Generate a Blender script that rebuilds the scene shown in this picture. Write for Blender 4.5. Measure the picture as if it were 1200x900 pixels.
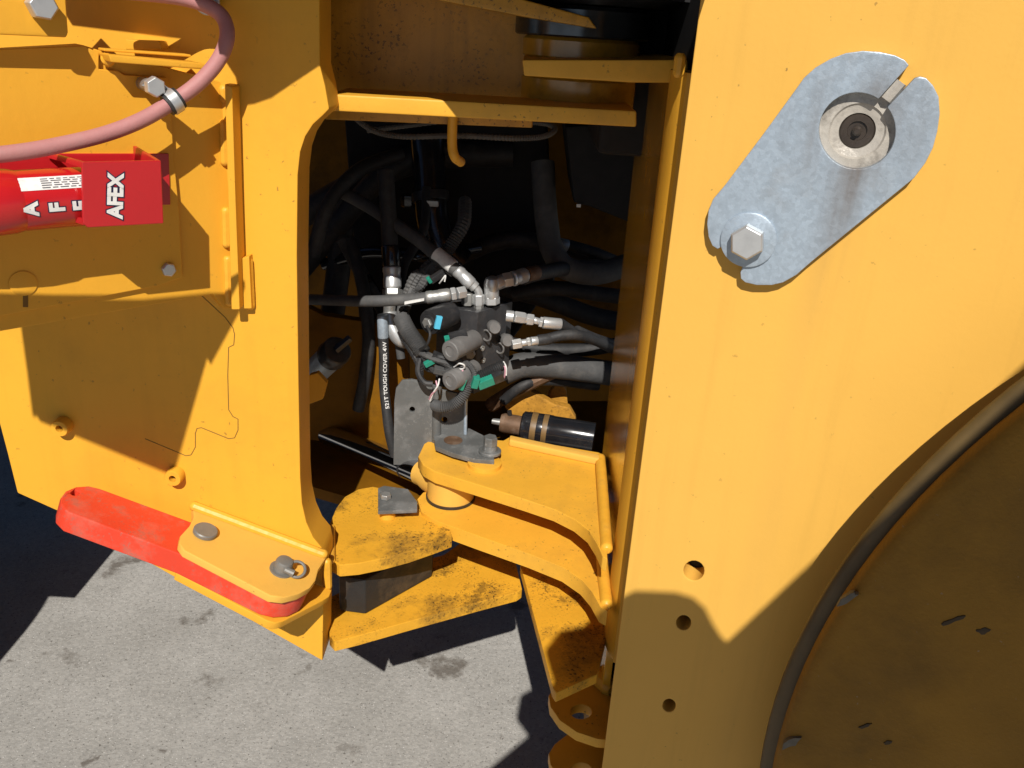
import bpy, bmesh, math, random
from mathutils import Vector, Matrix, Euler
from mathutils.geometry import tessellate_polygon
R = math.radians
random.seed(7)
for o in list(bpy.data.objects): bpy.data.objects.remove(o)
S = bpy.context.scene
COL = S.collection

# ------------------------------------------------------------------ camera
PITCH, ROLL, FPX = R(23), R(3.6), 1000.0
CAM = Vector((0, 0, 1.3))
fwd = Vector((0, math.cos(PITCH), -math.sin(PITCH)))
up0 = Vector((0, math.sin(PITCH), math.cos(PITCH)))
XA = Vector((1, 0, 0))
rt = XA*math.cos(ROLL) + up0*math.sin(ROLL)
up = -XA*math.sin(ROLL) + up0*math.cos(ROLL)
cd = bpy.data.cameras.new('camera'); cam = bpy.data.objects.new('camera', cd); COL.objects.link(cam)
cd.sensor_width = 36; cd.lens = FPX/1200*36; cd.clip_start = 0.01; cd.clip_end = 500
M = Matrix((rt, up, -fwd)).transposed().to_4x4(); M.translation = CAM
cam.matrix_world = M
S.camera = cam
# ------------------------------------------------------------------ sky, sun, exposure
SUN_EL, SUN_AZ = R(43), R(-1)          # azimuth measured from behind the camera towards the right
sun_dir = Vector((math.sin(SUN_AZ)*math.cos(SUN_EL), -math.cos(SUN_AZ)*math.cos(SUN_EL), math.sin(SUN_EL)))  # towards the sun
W = bpy.data.worlds.new('World'); S.world = W; W.use_nodes = True
wn = W.node_tree; bg = wn.nodes['Background']
sky = wn.nodes.new('ShaderNodeTexSky'); sky.sky_type = 'NISHITA'; sky.sun_disc = False
sky.altitude = 1500; sky.air_density = .5; sky.dust_density = .3; sky.sun_elevation = SUN_EL; sky.sun_rotation = math.atan2(sun_dir.x, sun_dir.y)
wn.links.new(sky.outputs[0], bg.inputs[0]); bg.inputs[1].default_value = 0.05
sl = bpy.data.lights.new('sun', 'SUN'); sl.energy = 5.0; sl.angle = R(0.4); sl.color = (1.0, 0.955, 0.89)
so = bpy.data.objects.new('sun', sl); COL.objects.link(so); so.location = (1, -3, 4)
so.rotation_euler = sun_dir.to_track_quat('Z', 'Y').to_euler()
S.view_settings.view_transform = 'Standard'; S.view_settings.look = 'None'
S.cycles.diffuse_bounces = 2; S.cycles.glossy_bounces = 3
S.view_settings.exposure = 0.0; S.view_settings.gamma = 1

# ------------------------------------------------------------------ geometry helpers
def ray(u, v):
    return fwd + rt*((u-600)/FPX) + up*((450-v)/FPX)
class Plane:
    def __init__(s, p, n): s.p = Vector(p); s.n = Vector(n).normalized()
    def __call__(s, u, v, off=0.0):
        d = ray(u, v); q = s.p + s.n*off
        return CAM + d*((q-CAM).dot(s.n)/d.dot(s.n))
    def poly(s, pts, off=0.0): return [s(u, v, off) for u, v in pts]
def YP(y): return Plane((0, y, 0), (0, -1, 0))
def ZP(z): return Plane((0, 0, z), (0, 0, 1))
def yaw_plane(p, deg):   # vertical plane through p whose normal is turned by deg towards +x
    a = R(deg); return Plane(p, (math.sin(a), -math.cos(a), 0))
def PY(u, v, y): return YP(y)(u, v)

def arc(cx, cy, r, a0, a1, n=8, ry=None):
    ry = ry or r
    return [(cx+r*math.cos(R(a0+(a1-a0)*i/n)), cy+ry*math.sin(R(a0+(a1-a0)*i/n))) for i in range(n+1)]

class MB:
    def __init__(s): s.v = []; s.f = []
    def add(s, v, f):
        b = len(s.v); s.v += [Vector(x) for x in v]; s.f += [tuple(i+b for i in q) for q in f]; return s
    def prism(s, pts, ext, holes=()):
        loops = [[Vector(p) for p in pts]] + [[Vector(p) for p in h] for h in holes]
        ext = Vector(ext)
        flat = [p for l in loops for p in l]; n = len(flat)
        tris = tessellate_polygon(loops)
        f = []
        # orient: caps by normal against extrusion
        for t in tris:
            a, b, c = (flat[i] for i in t)
            nn = (b-a).cross(c-a)
            t = tuple(t) if nn.dot(ext) < 0 else tuple(reversed(t))
            f.append(t); f.append(tuple(i+n for i in reversed(t)))
        base = 0
        for l in loops:
            m = len(l)
            for i in range(m):
                a, b = base+i, base+(i+1) % m
                f.append((a, b, b+n, a+n))
            base += m
        s.add(flat+[p+ext for p in flat], f); return s
    def box(s, c, sx, sy, sz, rot=None):
        c = Vector(c); q = [Vector((x, y, z)) for z in (-sz/2, sz/2) for x, y in ((-sx/2, -sy/2), (sx/2, -sy/2), (sx/2, sy/2), (-sx/2, sy/2))]
        if rot is not None: q = [rot @ p for p in q]
        s.add([p+c for p in q], [(3, 2, 1, 0), (4, 5, 6, 7), (0, 1, 5, 4), (1, 2, 6, 5), (2, 3, 7, 6), (3, 0, 4, 7)]); return s
    def tube(s, path, r, n=12, caps=True, smooth=True, sub=6, rfun=None):
        P = [Vector(p) for p in path]
        if smooth and len(P) > 2: P = catmull(P, sub)
        m = len(P); T = []
        for i in range(m):
            t = (P[min(i+1, m-1)]-P[max(i-1, 0)]); T.append(t.normalized())
        ref = Vector((0, 0, 1)) if abs(T[0].z) < .9 else Vector((1, 0, 0))
        nrm = (ref - T[0]*ref.dot(T[0])).normalized()
        v = []
        for i in range(m):
            nrm = (nrm - T[i]*nrm.dot(T[i])).normalized(); bn = T[i].cross(nrm)
            for k in range(n):
                a = 2*math.pi*k/n
                rr = (rfun(i, k, m) if rfun else 1.0)*(r if not isinstance(r, (list, tuple)) else r[min(i*len(r)//m, len(r)-1)])
                v.append(P[i]+(nrm*math.cos(a)+bn*math.sin(a))*rr)
        f = [(i*n+k, i*n+(k+1) % n, (i+1)*n+(k+1) % n, (i+1)*n+k) for i in range(m-1) for k in range(n)]
        if caps: f += [tuple(range(n))[::-1], tuple((m-1)*n+k for k in range(n))]
        s.add(v, f); return s
    def lathe(s, prof, p, ax, n=32, ref=None, close=False):   # prof: (radius, along)
        p = Vector(p); ax = Vector(ax).normalized()
        ref = Vector(ref) if ref else (Vector((0, 0, 1)) if abs(ax.z) < .9 else Vector((1, 0, 0)))
        e1 = (ref-ax*ref.dot(ax)).normalized(); e2 = ax.cross(e1)
        v = []; f = []; m = len(prof)
        for (r, h) in prof:
            for k in range(n):
                a = 2*math.pi*(k+.5)/n
                v.append(p+ax*h+(e1*math.cos(a)+e2*math.sin(a))*max(r, 1e-5))
        for i in range(m-1):
            for k in range(n):
                f.append((i*n+k, i*n+(k+1) % n, (i+1)*n+(k+1) % n, (i+1)*n+k))
        if close:
            for k in range(n): f.append(((m-1)*n+k, (m-1)*n+(k+1) % n, (k+1) % n, k))
        else:
            f.append(tuple(range(n))[::-1]); f.append(tuple((m-1)*n+k for k in range(n)))
        s.add(v, f); return s
    def hexa(s, p, ax, r, h, ref=None, ch=.12):
        return s.lathe([(r*(1-ch), 0), (r, h*.10), (r, h*.84), (r*(1-ch), h)], p, ax, 6, ref)
    def weld(s, a, b, r, n=None, ny=9):
        a = Vector(a); b = Vector(b); L = (b-a).length
        m = max(5, int(L/(r*.30))); rnd = [1.0+.015*math.sin(i*.4+r*900)+random.uniform(-.012, .012) for i in range(m)]
        pts = [a.lerp(b, i/(m-1)) + Vector((random.uniform(-1, 1), random.uniform(-1, 1), random.uniform(-1, 1)))*r*.008 for i in range(m)]
        return s.tube(pts, r, ny, smooth=False, rfun=lambda i, k, mm: rnd[i]*(.55 if i in (0, mm-1) else .88 if i in (1, mm-2) else 1))

def catmull(P, sub=6):
    Q = [P[0]*2-P[1]]+P+[P[-1]*2-P[-2]]; out = []
    for i in range(1, len(Q)-2):
        p0, p1, p2, p3 = Q[i-1:i+3]
        for k in range(sub):
            t = k/sub
            out.append(.5*((2*p1)+(p2-p0)*t+(2*p0-5*p1+4*p2-p3)*t*t+(3*p1-p0-3*p2+p3)*t**3))
    out.append(P[-1]); return out

def build(name, mb, mat, parent=None, bevel=0, seg=2, smooth=35, kind=None, label=None):
    me = bpy.data.meshes.new(name)
    mn = Vector((min(v.x for v in mb.v), min(v.y for v in mb.v), min(v.z for v in mb.v)))
    mx = Vector((max(v.x for v in mb.v), max(v.y for v in mb.v), max(v.z for v in mb.v)))
    c = (mn+mx)/2; c.z = mn.z
    me.from_pydata([v-c for v in mb.v], [], mb.f)
    bm = bmesh.new(); bm.from_mesh(me)
    bmesh.ops.recalc_face_normals(bm, faces=bm.faces)
    if bevel:
        ed = [e for e in bm.edges if len(e.link_faces) == 2 and e.calc_face_angle(0) > R(38)]
        bmesh.ops.bevel(bm, geom=ed, offset=bevel, segments=seg, profile=.5, affect='EDGES', clamp_overlap=True)
    bm.to_mesh(me); bm.free()
    me.polygons.foreach_set('use_smooth', [True]*len(me.polygons))
    me.set_sharp_from_angle(angle=R(smooth))
    o = bpy.data.objects.new(name, me); COL.objects.link(o)
    me.materials.append(MAT[mat] if isinstance(mat, str) else mat)
    o.location = c
    if bevel:
        w = o.modifiers.new('wn', 'WEIGHTED_NORMAL'); w.keep_sharp = True
    if parent:
        o.parent = parent
        o.location = c - world_loc(parent)
    if kind: o['kind'] = kind
    if label: o['label'] = label
    return o
def world_loc(o):
    return o.location + (world_loc(o.parent) if o.parent else Vector((0, 0, 0)))
def thing(name, label, cat, loc=(0, 0, 0), group=None):
    o = bpy.data.objects.new(name, None); COL.objects.link(o); o.location = Vector(loc); o.empty_display_size = .02
    o['label'] = label; o['category'] = cat
    if group: o['group'] = group
    return o
def sub_empty(name, parent, loc, label):
    o = bpy.data.objects.new(name, None); COL.objects.link(o); o.parent = parent; o.location = Vector(loc)-world_loc(parent); o.empty_display_size = .02
    if label: o['label'] = label
    return o
def tag(o, label, cat, group=None):
    o['label'] = label; o['category'] = cat
    if group: o['group'] = group
    return o
FONT = None
def text_mesh(txt, size, bold=0.0):
    cu = bpy.data.curves.new('txt', 'FONT'); cu.body = txt; cu.size = size; cu.align_x = 'CENTER'; cu.align_y = 'CENTER'; cu.offset = bold
    o = bpy.data.objects.new('txt', cu); COL.objects.link(o)
    dg = bpy.context.evaluated_depsgraph_get(); me = bpy.data.meshes.new_from_object(o.evaluated_get(dg))
    V = [v.co.copy() for v in me.vertices]; F = [tuple(p.vertices) for p in me.polygons]
    bpy.data.objects.remove(o); bpy.data.curves.remove(cu); bpy.data.meshes.remove(me)
    return V, F
def lettering(mb, txt, size, p, ex, ey, bold=0.0, sx=1.0):
    V, F = text_mesh(txt, size, bold); ex = Vector(ex); ey = Vector(ey); p = Vector(p)
    mb.add([p+ex*v.x*sx+ey*v.y for v in V], F); return mb

# ------------------------------------------------------------------ materials (all procedural)
MAT = {}
def material(name, base, rough=.5, metal=0.0, coat=0.0, vary=.08, vscale=6.0, dirt=None, dirt_amt=0.0, dscale=9.0,
             speck=None, speck_amt=0.0, sscale=120.0, bump=0.0, bscale=200.0, rvary=.1, spec=.5, streak=0.0, coords='Object',
             rust=None, rust_amt=0.0, rscale=14.0, speck_size=.0, spangle=0.0):
    m = bpy.data.materials.new(name); m.use_nodes = True; nt = m.node_tree; N = nt.nodes; L = nt.links
    b = N['Principled BSDF']
    tc = N.new('ShaderNodeTexCoord'); co = tc.outputs[coords]
    def noise(scale, detail=6, rgh=.6, vec=None):
        n = N.new('ShaderNodeTexNoise'); n.inputs['Scale'].default_value = scale; n.inputs['Detail'].default_value = detail
        n.inputs['Roughness'].default_value = rgh; L.new(vec or co, n.inputs['Vector']); return n.outputs['Fac']
    def ramp(fac, a, c, va=(0, 0, 0, 1), vb=(1, 1, 1, 1)):
        r = N.new('ShaderNodeValToRGB'); r.color_ramp.elements[0].position = a; r.color_ramp.elements[1].position = c
        r.color_ramp.elements[0].color = va; r.color_ramp.elements[1].color = vb; L.new(fac, r.inputs[0]); return r.outputs[0]
    def mix(fac, a, c, amt=None):
        x = N.new('ShaderNodeMix'); x.data_type = 'RGBA'
        if amt is not None:
            mu = N.new('ShaderNodeMath'); mu.operation = 'MULTIPLY'; mu.inputs[1].default_value = amt; L.new(fac, mu.inputs[0]); fac = mu.outputs[0]
        L.new(fac, x.inputs[0])
        for s, val in ((x.inputs[6], a), (x.inputs[7], c)):
            if isinstance(val, tuple): s.default_value = (*val[:3], 1)
            else: L.new(val, s)
        return x.outputs[2]
    lo = tuple(c*(1-vary) for c in base); hi = tuple(min(1, c*(1+vary)) for c in base)
    col = mix(ramp(noise(vscale), .3, .7), lo, hi)
    if streak:
        mp = N.new('ShaderNodeMapping'); mp.inputs['Scale'].default_value = (60, 60, 3); L.new(co, mp.inputs['Vector'])
        f = ramp(noise(1.0, 5, .6, mp.outputs[0]), .52, .78)
        col = mix(f, col, tuple(c*.45 for c in base), streak)
    if spangle:
        vo = N.new('ShaderNodeTexVoronoi'); vo.inputs['Scale'].default_value = 260; L.new(co, vo.inputs['Vector'])
        sx = N.new('ShaderNodeSeparateColor'); L.new(vo.outputs['Color'], sx.inputs[0])
        col = mix(ramp(sx.outputs[0], .2, .95), col, tuple(min(1, c*1.5) for c in base), spangle)
    if dirt:
        f = ramp(noise(dscale, 8, .68), .50, .72); col = mix(f, col, dirt, dirt_amt)
    if rust:
        f = ramp(noise(rscale, 10, .7), .56, .64); col = mix(f, col, rust, rust_amt)
    if speck:
        f1 = ramp(noise(sscale*2.2, 3, .55), .60+speck_size, .635+speck_size)
        f2 = ramp(noise(sscale*.13, 4), .40, .66)
        mu = N.new('ShaderNodeMath'); mu.operation = 'MULTIPLY'; L.new(f1, mu.inputs[0]); L.new(f2, mu.inputs[1])
        col = mix(mu.outputs[0], col, speck, speck_amt)
    L.new(col, b.inputs['Base Color'])
    b.inputs['Metallic'].default_value = metal
    b.inputs['Specular IOR Level'].default_value = spec
    mr = N.new('ShaderNodeMapRange'); mr.inputs[3].default_value = max(.02, rough-rvary); mr.inputs[4].default_value = min(1, rough+rvary)
    L.new(noise(vscale*3.1, 5), mr.inputs[0]); L.new(mr.outputs[0], b.inputs['Roughness'])
    if coat:
        b.inputs['Coat Weight'].default_value = coat; b.inputs['Coat Roughness'].default_value = .18
    if bump:
        bp = N.new('ShaderNodeBump'); bp.inputs['Strength'].default_value = bump; bp.inputs['Distance'].default_value = .002
        L.new(noise(bscale, 4), bp.inputs['Height']); L.new(bp.outputs[0], b.inputs['Normal'])
    MAT[name] = m
    return m
YEL = (.80, .395, .032)
material('yellow', YEL, .52, vary=.05, vscale=4, spec=.3, streak=.10, dirt=(.42, .22, .03), dirt_amt=.22, dscale=7, speck=(.10, .06, .03), speck_amt=.6, sscale=60, speck_size=.085, bump=.10, bscale=160)
material('yellow_clean', (.79, .44, .080), .52, vary=.05, vscale=2.5, spec=.3, streak=.12, dirt=(.55, .30, .06), dirt_amt=.2, dscale=5, speck=(.12, .07, .03), speck_amt=.6, sscale=60, speck_size=.10, bump=.08, bscale=180)
material('yellow_dirty', (.74, .37, .028), .5, spec=.3, vary=.1, vscale=12, dirt=(.075, .045, .02), dirt_amt=.92, dscale=8, rust=(.06, .036, .014), rust_amt=.6, rscale=20, speck=(.03, .022, .013), speck_amt=.95, sscale=130, speck_size=-.015, bump=.25, bscale=130)
material('yellow_lug', (.80, .41, .038), .5, spec=.4, vary=.08, vscale=8, dirt=(.42, .22, .04), dirt_amt=.4, dscale=10, speck=(.09, .055, .02), speck_amt=.7, sscale=90, speck_size=.05, bump=.15, bscale=140)
material('yellow_greasy', (.60, .29, .022), .42, vary=.14, vscale=9, dirt=(.16, .08, .01), dirt_amt=.6, dscale=8, speck=(.03, .02, .01), speck_amt=.8, sscale=110, streak=.45, bump=.2, bscale=120)
material('chrome_dark', (.10, .11, .12), .22, .8, vary=.3, vscale=30, dirt=(.02, .018, .015), dirt_amt=.7, dscale=20)
material('yellow_gloss', (.62, .31, .025), .22, vary=.15, vscale=20, coat=.8, dirt=(.16, .09, .02), dirt_amt=.6, dscale=18, bump=.15, bscale=80)
material('web_gloss', (.66, .33, .022), .22, vary=.2, vscale=9, coat=.6, dirt=(.10, .06, .03), dirt_amt=.6, dscale=6, streak=.4, rvary=.12, bump=.1, bscale=60)
material('yellow_side_shade', (.20, .085, .004), .6, spec=.12, vary=.2, vscale=9, dirt=(.05, .03, .01), dirt_amt=.7, dscale=8, bump=.2, bscale=100)  # frame yellow darkened to carry the opening's shade, plus dirt patches
material('yellow_inner_shade', (.20, .085, .005), .6, spec=.12, vary=.3, vscale=9, dirt=(.02, .013, .006), dirt_amt=.8, dscale=6, bump=.2, bscale=100)  # darker copy of the frame yellow: interior shade in the colour, plus grime
material('rusty_yellow', (.50, .24, .03), .6, spec=.3, vary=.3, vscale=30, dirt=(.05, .028, .014), dirt_amt=.92, dscale=14, speck=(.03, .02, .01), speck_amt=.9, sscale=80, speck_size=-.03, bump=.5, bscale=70)
material('scuffed', (.17, .10, .035), .5, vary=.3, vscale=60, dirt=(.02, .02, .02), dirt_amt=.95, dscale=32)
material('yellow_weld', (.80, .40, .035), .45, spec=.4, vary=.10, vscale=40, bump=.2, bscale=90, dirt=(.35, .2, .05), dirt_amt=.4, dscale=40)
material('galvanised', (.37, .44, .51), .42, .35, spangle=.30, vary=.09, vscale=90, dirt=(.30, .25, .20), dirt_amt=.38, dscale=10, bump=.15, bscale=300, rvary=.16)
material('zinc', (.60, .61, .61), .38, .6, vary=.12, vscale=60, dirt=(.25, .22, .18), dirt_amt=.3, dscale=60)
material('zinc_dull', (.46, .46, .44), .42, .7, vary=.2, vscale=70, dirt=(.16, .13, .10), dirt_amt=.5, dscale=70)
material('grey_paint', (.115, .118, .115), .5, .0, vary=.12, vscale=30, dirt=(.27, .27, .265), dirt_amt=.75, dscale=22, speck=(.30, .30, .29), speck_amt=.6, sscale=90, speck_size=.03, bump=.2, bscale=150, streak=.2)
material('grey_pin', (.20, .195, .18), .5, .2, vary=.12, vscale=60, dirt=(.15, .12, .09), dirt_amt=.4, dscale=50)
material('grease', (.50, .46, .40), .28, .1, vary=.15, vscale=60, coat=.5, dirt=(.05, .035, .025), dirt_amt=.85, dscale=26, bump=.4, bscale=120)
material('grease_dark', (.05, .038, .03), .3, .1, vary=.3, vscale=80, coat=.3, bump=.4, bscale=120)
material('chrome', (.55, .55, .56), .10, 1.0, vary=.05, vscale=30, rvary=.04)
material('black_rubber', (.022, .022, .023), .62, vary=.25, vscale=50, dirt=(.10, .09, .08), dirt_amt=.45, dscale=30, bump=.2, bscale=300)
material('valve_black', (.045, .045, .048), .40, .1, vary=.2, vscale=40, dirt=(.13, .12, .11), dirt_amt=.6, dscale=35)
material('grey_rubber', (.070, .070, .070), .7, vary=.2, vscale=40, dirt=(.15, .14, .125), dirt_amt=.5, dscale=35, bump=.3, bscale=250)
material('black_metal', (.028, .028, .030), .38, .1, vary=.2, vscale=40, dirt=(.11, .10, .09), dirt_amt=.5, dscale=40, coat=.1)
material('black_gloss', (.012, .013, .016), .18, .0, vary=.2, vscale=30, coat=.4, dirt=(.06, .055, .05), dirt_amt=.4, dscale=25)
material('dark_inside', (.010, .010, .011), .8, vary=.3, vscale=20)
material('rust_black', (.025, .024, .024), .42, .1, vary=.2, vscale=40, dirt=(.10, .09, .08), dirt_amt=.3, dscale=60)
material('coil', (.15, .145, .14), .6, vary=.1, vscale=60, dirt=(.26, .25, .24), dirt_amt=.4, dscale=70)
material('green_plastic', (.02, .26, .18), .45, vary=.15, vscale=90, dirt=(.05, .08, .06), dirt_amt=.4, dscale=80)
material('blue_clip', (.10, .52, .75), .4, vary=.1, vscale=80)
material('wire_pink', (.55, .28, .33), .5, vary=.1, vscale=90)
material('wire_white', (.72, .71, .68), .5, vary=.1, vscale=90)
material('white_print', (.78, .77, .74), .55, vary=.12, vscale=120, dirt=(.4, .38, .35), dirt_amt=.4, dscale=90)
material('print_dark', (.12, .12, .13), .6, vary=.1, vscale=90)
material('navy_print', (.012, .014, .05), .5, vary=.1, vscale=90)
material('red_paint', (.50, .014, .018), .34, vary=.06, vscale=14, coat=.25, dirt=(.30, .02, .02), dirt_amt=.3, dscale=30, bump=.05, bscale=200)
material('red_bottle', (.52, .012, .014), .22, vary=.05, vscale=14, coat=.5)
material('red_faded', (.72, .055, .022), .46, vary=.06, vscale=16, dirt=(.62, .20, .14), dirt_amt=.6, dscale=18, rust=(.42, .13, .09), rust_amt=.55, rscale=34, speck=(.40, .14, .10), speck_amt=.7, sscale=110, speck_size=.0, bump=.1, bscale=160)
material('pink_hose', (.46, .20, .19), .62, vary=.08, vscale=60, dirt=(.35, .20, .18), dirt_amt=.4, dscale=60, bump=.12, bscale=400)
material('rust_metal', (.16, .09, .05), .6, .3, vary=.3, vscale=50, dirt=(.30, .25, .2), dirt_amt=.5, dscale=50)
material('rubber_block', (.018, .018, .018), .6, vary=.2, vscale=30, dirt=(.16, .11, .06), dirt_amt=.5, dscale=20, bump=.25, bscale=120)
material('tyre', (.30, .15, .018), .6, spec=.2, vary=.14, vscale=9, dirt=(.10, .055, .015), dirt_amt=.6, dscale=4, speck=(.30, .26, .2), speck_amt=.6, sscale=90, speck_size=.11, bump=.35, bscale=260)
material('lip_rubber', (.11, .068, .02), .5, vary=.2, vscale=30)
material('tyre_dark', (.05, .028, .008), .7, vary=.2, vscale=60)
material('tyre_cut', (.13, .11, .08), .6, vary=.2, vscale=90)
material('seam', (.20, .10, .015), .8, vary=.2, vscale=60)

def concrete():
    m = bpy.data.materials.new('concrete'); m.use_nodes = True; nt = m.node_tree; N = nt.nodes; L = nt.links; b = N['Principled BSDF']
    tc = N.new('ShaderNodeTexCoord'); co = tc.outputs['Object']
    def noise(s, d, r=.6):
        n = N.new('ShaderNodeTexNoise'); n.inputs['Scale'].default_value = s; n.inputs['Detail'].default_value = d; n.inputs['Roughness'].default_value = r
        L.new(co, n.inputs['Vector']); return n.outputs['Fac']
    def ramp(f, els):
        r = N.new('ShaderNodeValToRGB'); L.new(f, r.inputs[0]); e = r.color_ramp.elements
        e[0].position, e[0].color = els[0][0], (*[els[0][1]]*3, 1) if not isinstance(els[0][1], tuple) else (*els[0][1], 1)
        e[1].position, e[1].color = els[1][0], (*[els[1][1]]*3, 1) if not isinstance(els[1][1], tuple) else (*els[1][1], 1)
        return r.outputs[0]
    def mix(f, a, c, mode='MIX', fac=None):
        x = N.new('ShaderNodeMix'); x.data_type = 'RGBA'; x.blend_type = mode
        if f is None: x.inputs[0].default_value = fac
        else: L.new(f, x.inputs[0])
        for s, v in ((x.inputs[6], a), (x.inputs[7], c)):
            if isinstance(v, tuple): s.default_value = (*v, 1)
            else: L.new(v, s)
        return x.outputs[2]
    col = ramp(noise(5, 8), ((.3, (.325, .312, .285)), (.7, (.415, .40, .37))))
    vo = N.new('ShaderNodeTexVoronoi'); vo.inputs['Scale'].default_value = 150; L.new(co, vo.inputs['Vector'])
    agg = ramp(vo.outputs['Color'], ((.15, .82), (.9, 1.08)))
    col = mix(None, col, agg, 'MULTIPLY', .75)
    pit = ramp(noise(170, 4, .6), ((.345, .8), (.395, 0.0)))
    col = mix(pit, col, (.10, .092, .08))
    lt = ramp(noise(330, 2, .5), ((.66, 0.0), (.70, 1.0)))
    col = mix(lt, col, (.70, .68, .65))
    st = ramp(noise(4.6, 9, .62), ((.60, 0.0), (.655, .8)))
    col = mix(st, col, (.105, .088, .070))
    st2 = ramp(noise(17, 6, .6), ((.66, 0.0), (.71, .75)))
    col = mix(st2, col, (.11, .092, .075))
    L.new(col, b.inputs['Base Color']); b.inputs['Roughness'].default_value = .85
    bp = N.new('ShaderNodeBump'); bp.inputs['Strength'].default_value = .55; bp.inputs['Distance'].default_value = .003
    L.new(noise(120, 6), bp.inputs['Height']); L.new(bp.outputs[0], b.inputs['Normal'])
    MAT['concrete'] = m
concrete()

# ------------------------------------------------------------------ reference planes of the machine
YL = .95
PL = YP(YL)                                                   # side plate of the rear frame
PAN = yaw_plane(PL(268, 230), 41)                             # panel flaring out from it
PR = yaw_plane(PY(762, 450, .87), -20)                        # side plate of the front frame
nPAN, nPR, nPL = PAN.n, PR.n, PL.n

# ------------------------------------------------------------------ ground
g = MB(); g.add([(-60, -60, 0), (60, -60, 0), (60, 60, 0), (-60, 60, 0)], [(0, 1, 2, 3)])
build('ground', g, 'concrete', kind='structure')

# ------------------------------------------------------------------ rear frame (left)
rf = thing('rear_chassis', 'yellow painted rear frame of the loader with flaring side panel, left of the opening', 'machine frame', PL(200, 700))
T = .055
outline = [(-40, -120), (374, -120), (375, 76), (381, 100), (386, 128), (378, 136), (367, 146), (358, 160), (352, 178), (349, 205), (348, 300), (350, 450), (352, 560), (354, 590),
           (359, 612), (367, 630), (377, 642), (380, 655), (378, 775), (67, 599), (20, 578), (8, 530), (-8, 470), (-25, 380)]
holes = [[(207+6*math.cos(a*math.pi/6), 555+6*math.sin(a*math.pi/6)) for a in range(12)]]
build('side_plate', MB().prism(PL.poly(outline), (0, T, 0), [PL.poly(h) for h in holes]), 'yellow', rf, bevel=.0022)
# seam of the interlocking insert
seam_px = [(236, 346), (249, 358), (264, 372), (273, 384), (275, 392), (274, 404), (268, 407), (267, 440), (268, 480), (273, 488), (279, 491), (279, 504), (275, 513), (268, 514), (236, 501), (231, 502), (229, 508), (229, 524), (224, 533), (218, 534), (206, 529), (170, 514)]
build('seam', MB().tube(PL.poly(seam_px, -.0002), .0007, 6, smooth=False), 'seam', rf)
# boss rings
def boss(u, v, r, h, plane, par, mat='yellow', hole=.42):
    c = plane(u, v)
    o = build('boss', MB().lathe([(r*hole, h*.3), (r*hole, h), (r*.9, h), (r, h*.85), (r*1.02, 0), (r*.5, 0)], c, plane.n, 28), mat, par)
    build('bore', MB().lathe([(r*hole*.98, 0), (r*hole*.98, h*.4)], c, plane.n, 20), 'seam', o)
    return o
boss(207, 555, .0110, .014, PL, rf); boss(76, 497, .0110, .014, PL, rf)
# stub plate and weld at the lower corner of the panel
def bar_px(name, plane, pts, ext, mat, par, off=0.0, bevel=.0012, **k):
    return build(name, MB().prism(plane.poly(pts, off), plane.n*(-ext), ), mat, par, bevel=bevel, **k)

# flaring panel: backing plate, front plate
bk = [(-60, 62), (98, 53), (120, 60), (262, 96), (268, 110), (273, 362), (262, 362), (250, 345), (-60, 399)]
build('backing_plate', MB().prism(PAN.poly(bk), -nPAN*.03), 'yellow', rf, bevel=.0015)
fp = [(-60, 60), (99, 54), (116, 62), (116, 81), (138, 83), (146, 88), (196, 91), (200, 104), (203, 175), (210, 246), (214, 325), (185, 335), (-60, 382)]
build('front_plate', MB().prism(PAN.poly(fp, .006), -nPAN*.0055), 'yellow', rf, bevel=.001)
for a, b in (((262, 100), (264, 120)), ((263, 140), (264, 194)), ((265, 243), (266, 290)), ((267, 300), (269, 358))):
    build('weld', MB().weld(PAN(*a, .001), PAN(*b, .001), .0055), 'yellow_weld', rf)
build('edge_flange', MB().prism(PL.poly([(263, 98), (272, 102), (276, 230), (281, 363), (271, 363), (267, 230)], .026), (0, .0255, 0)), 'yellow', rf, bevel=.0015)
# angle bar on top of the panel
build('angle_bar', MB().prism(PAN.poly([(127, 64), (238, 74), (247, 79), (246, 82), (130, 73)], .034), -nPAN*.033), 'yellow', rf, bevel=.0012)
build('cover_strip', MB().prism(PAN.poly([(122, 57), (224, 64), (224, 67), (122, 60)], .012), -nPAN*.02), 'yellow', rf, bevel=.0008)
build('weld', MB().weld(PAN(121, 64, .006), PAN(131, 76, .012), .006), 'yellow_weld', rf)
build('stub_plate', MB().prism(PL.poly([(276, 305), (292, 300), (295, 362), (279, 362)], .012), (0, .013, 0)), 'yellow', rf, bevel=.0015)
build('weld', MB().weld(PL(290, 301, .004), PL(293, 362, .004), .006), 'yellow_weld', rf)
# inspection plug on the panel
build('round_plug', MB().lathe([(.0125, 0), (.0125, .0012), (.0118, .0014)], PAN(27, 332, .006), nPAN, 32), 'yellow', rf)
build('slot', MB().prism(PAN.poly([(27, 346), (33, 346), (33, 360), (27, 360)], .0064), -nPAN*.0008), 'seam', rf)
# corner block at the top of the panel
cb = build('corner_block', MB().prism(PAN.poly([(-60, -60), (73, -60), (80, 38), (78, 44), (-60, 38)], .03), -nPAN*.05), 'yellow', rf, bevel=.0015)
build('recess_block', MB().prism(PL.poly([(147, 46), (186, 48), (190, 58), (147, 58)], .02), (0, .02, 0)), 'yellow', rf, bevel=.001)

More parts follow.
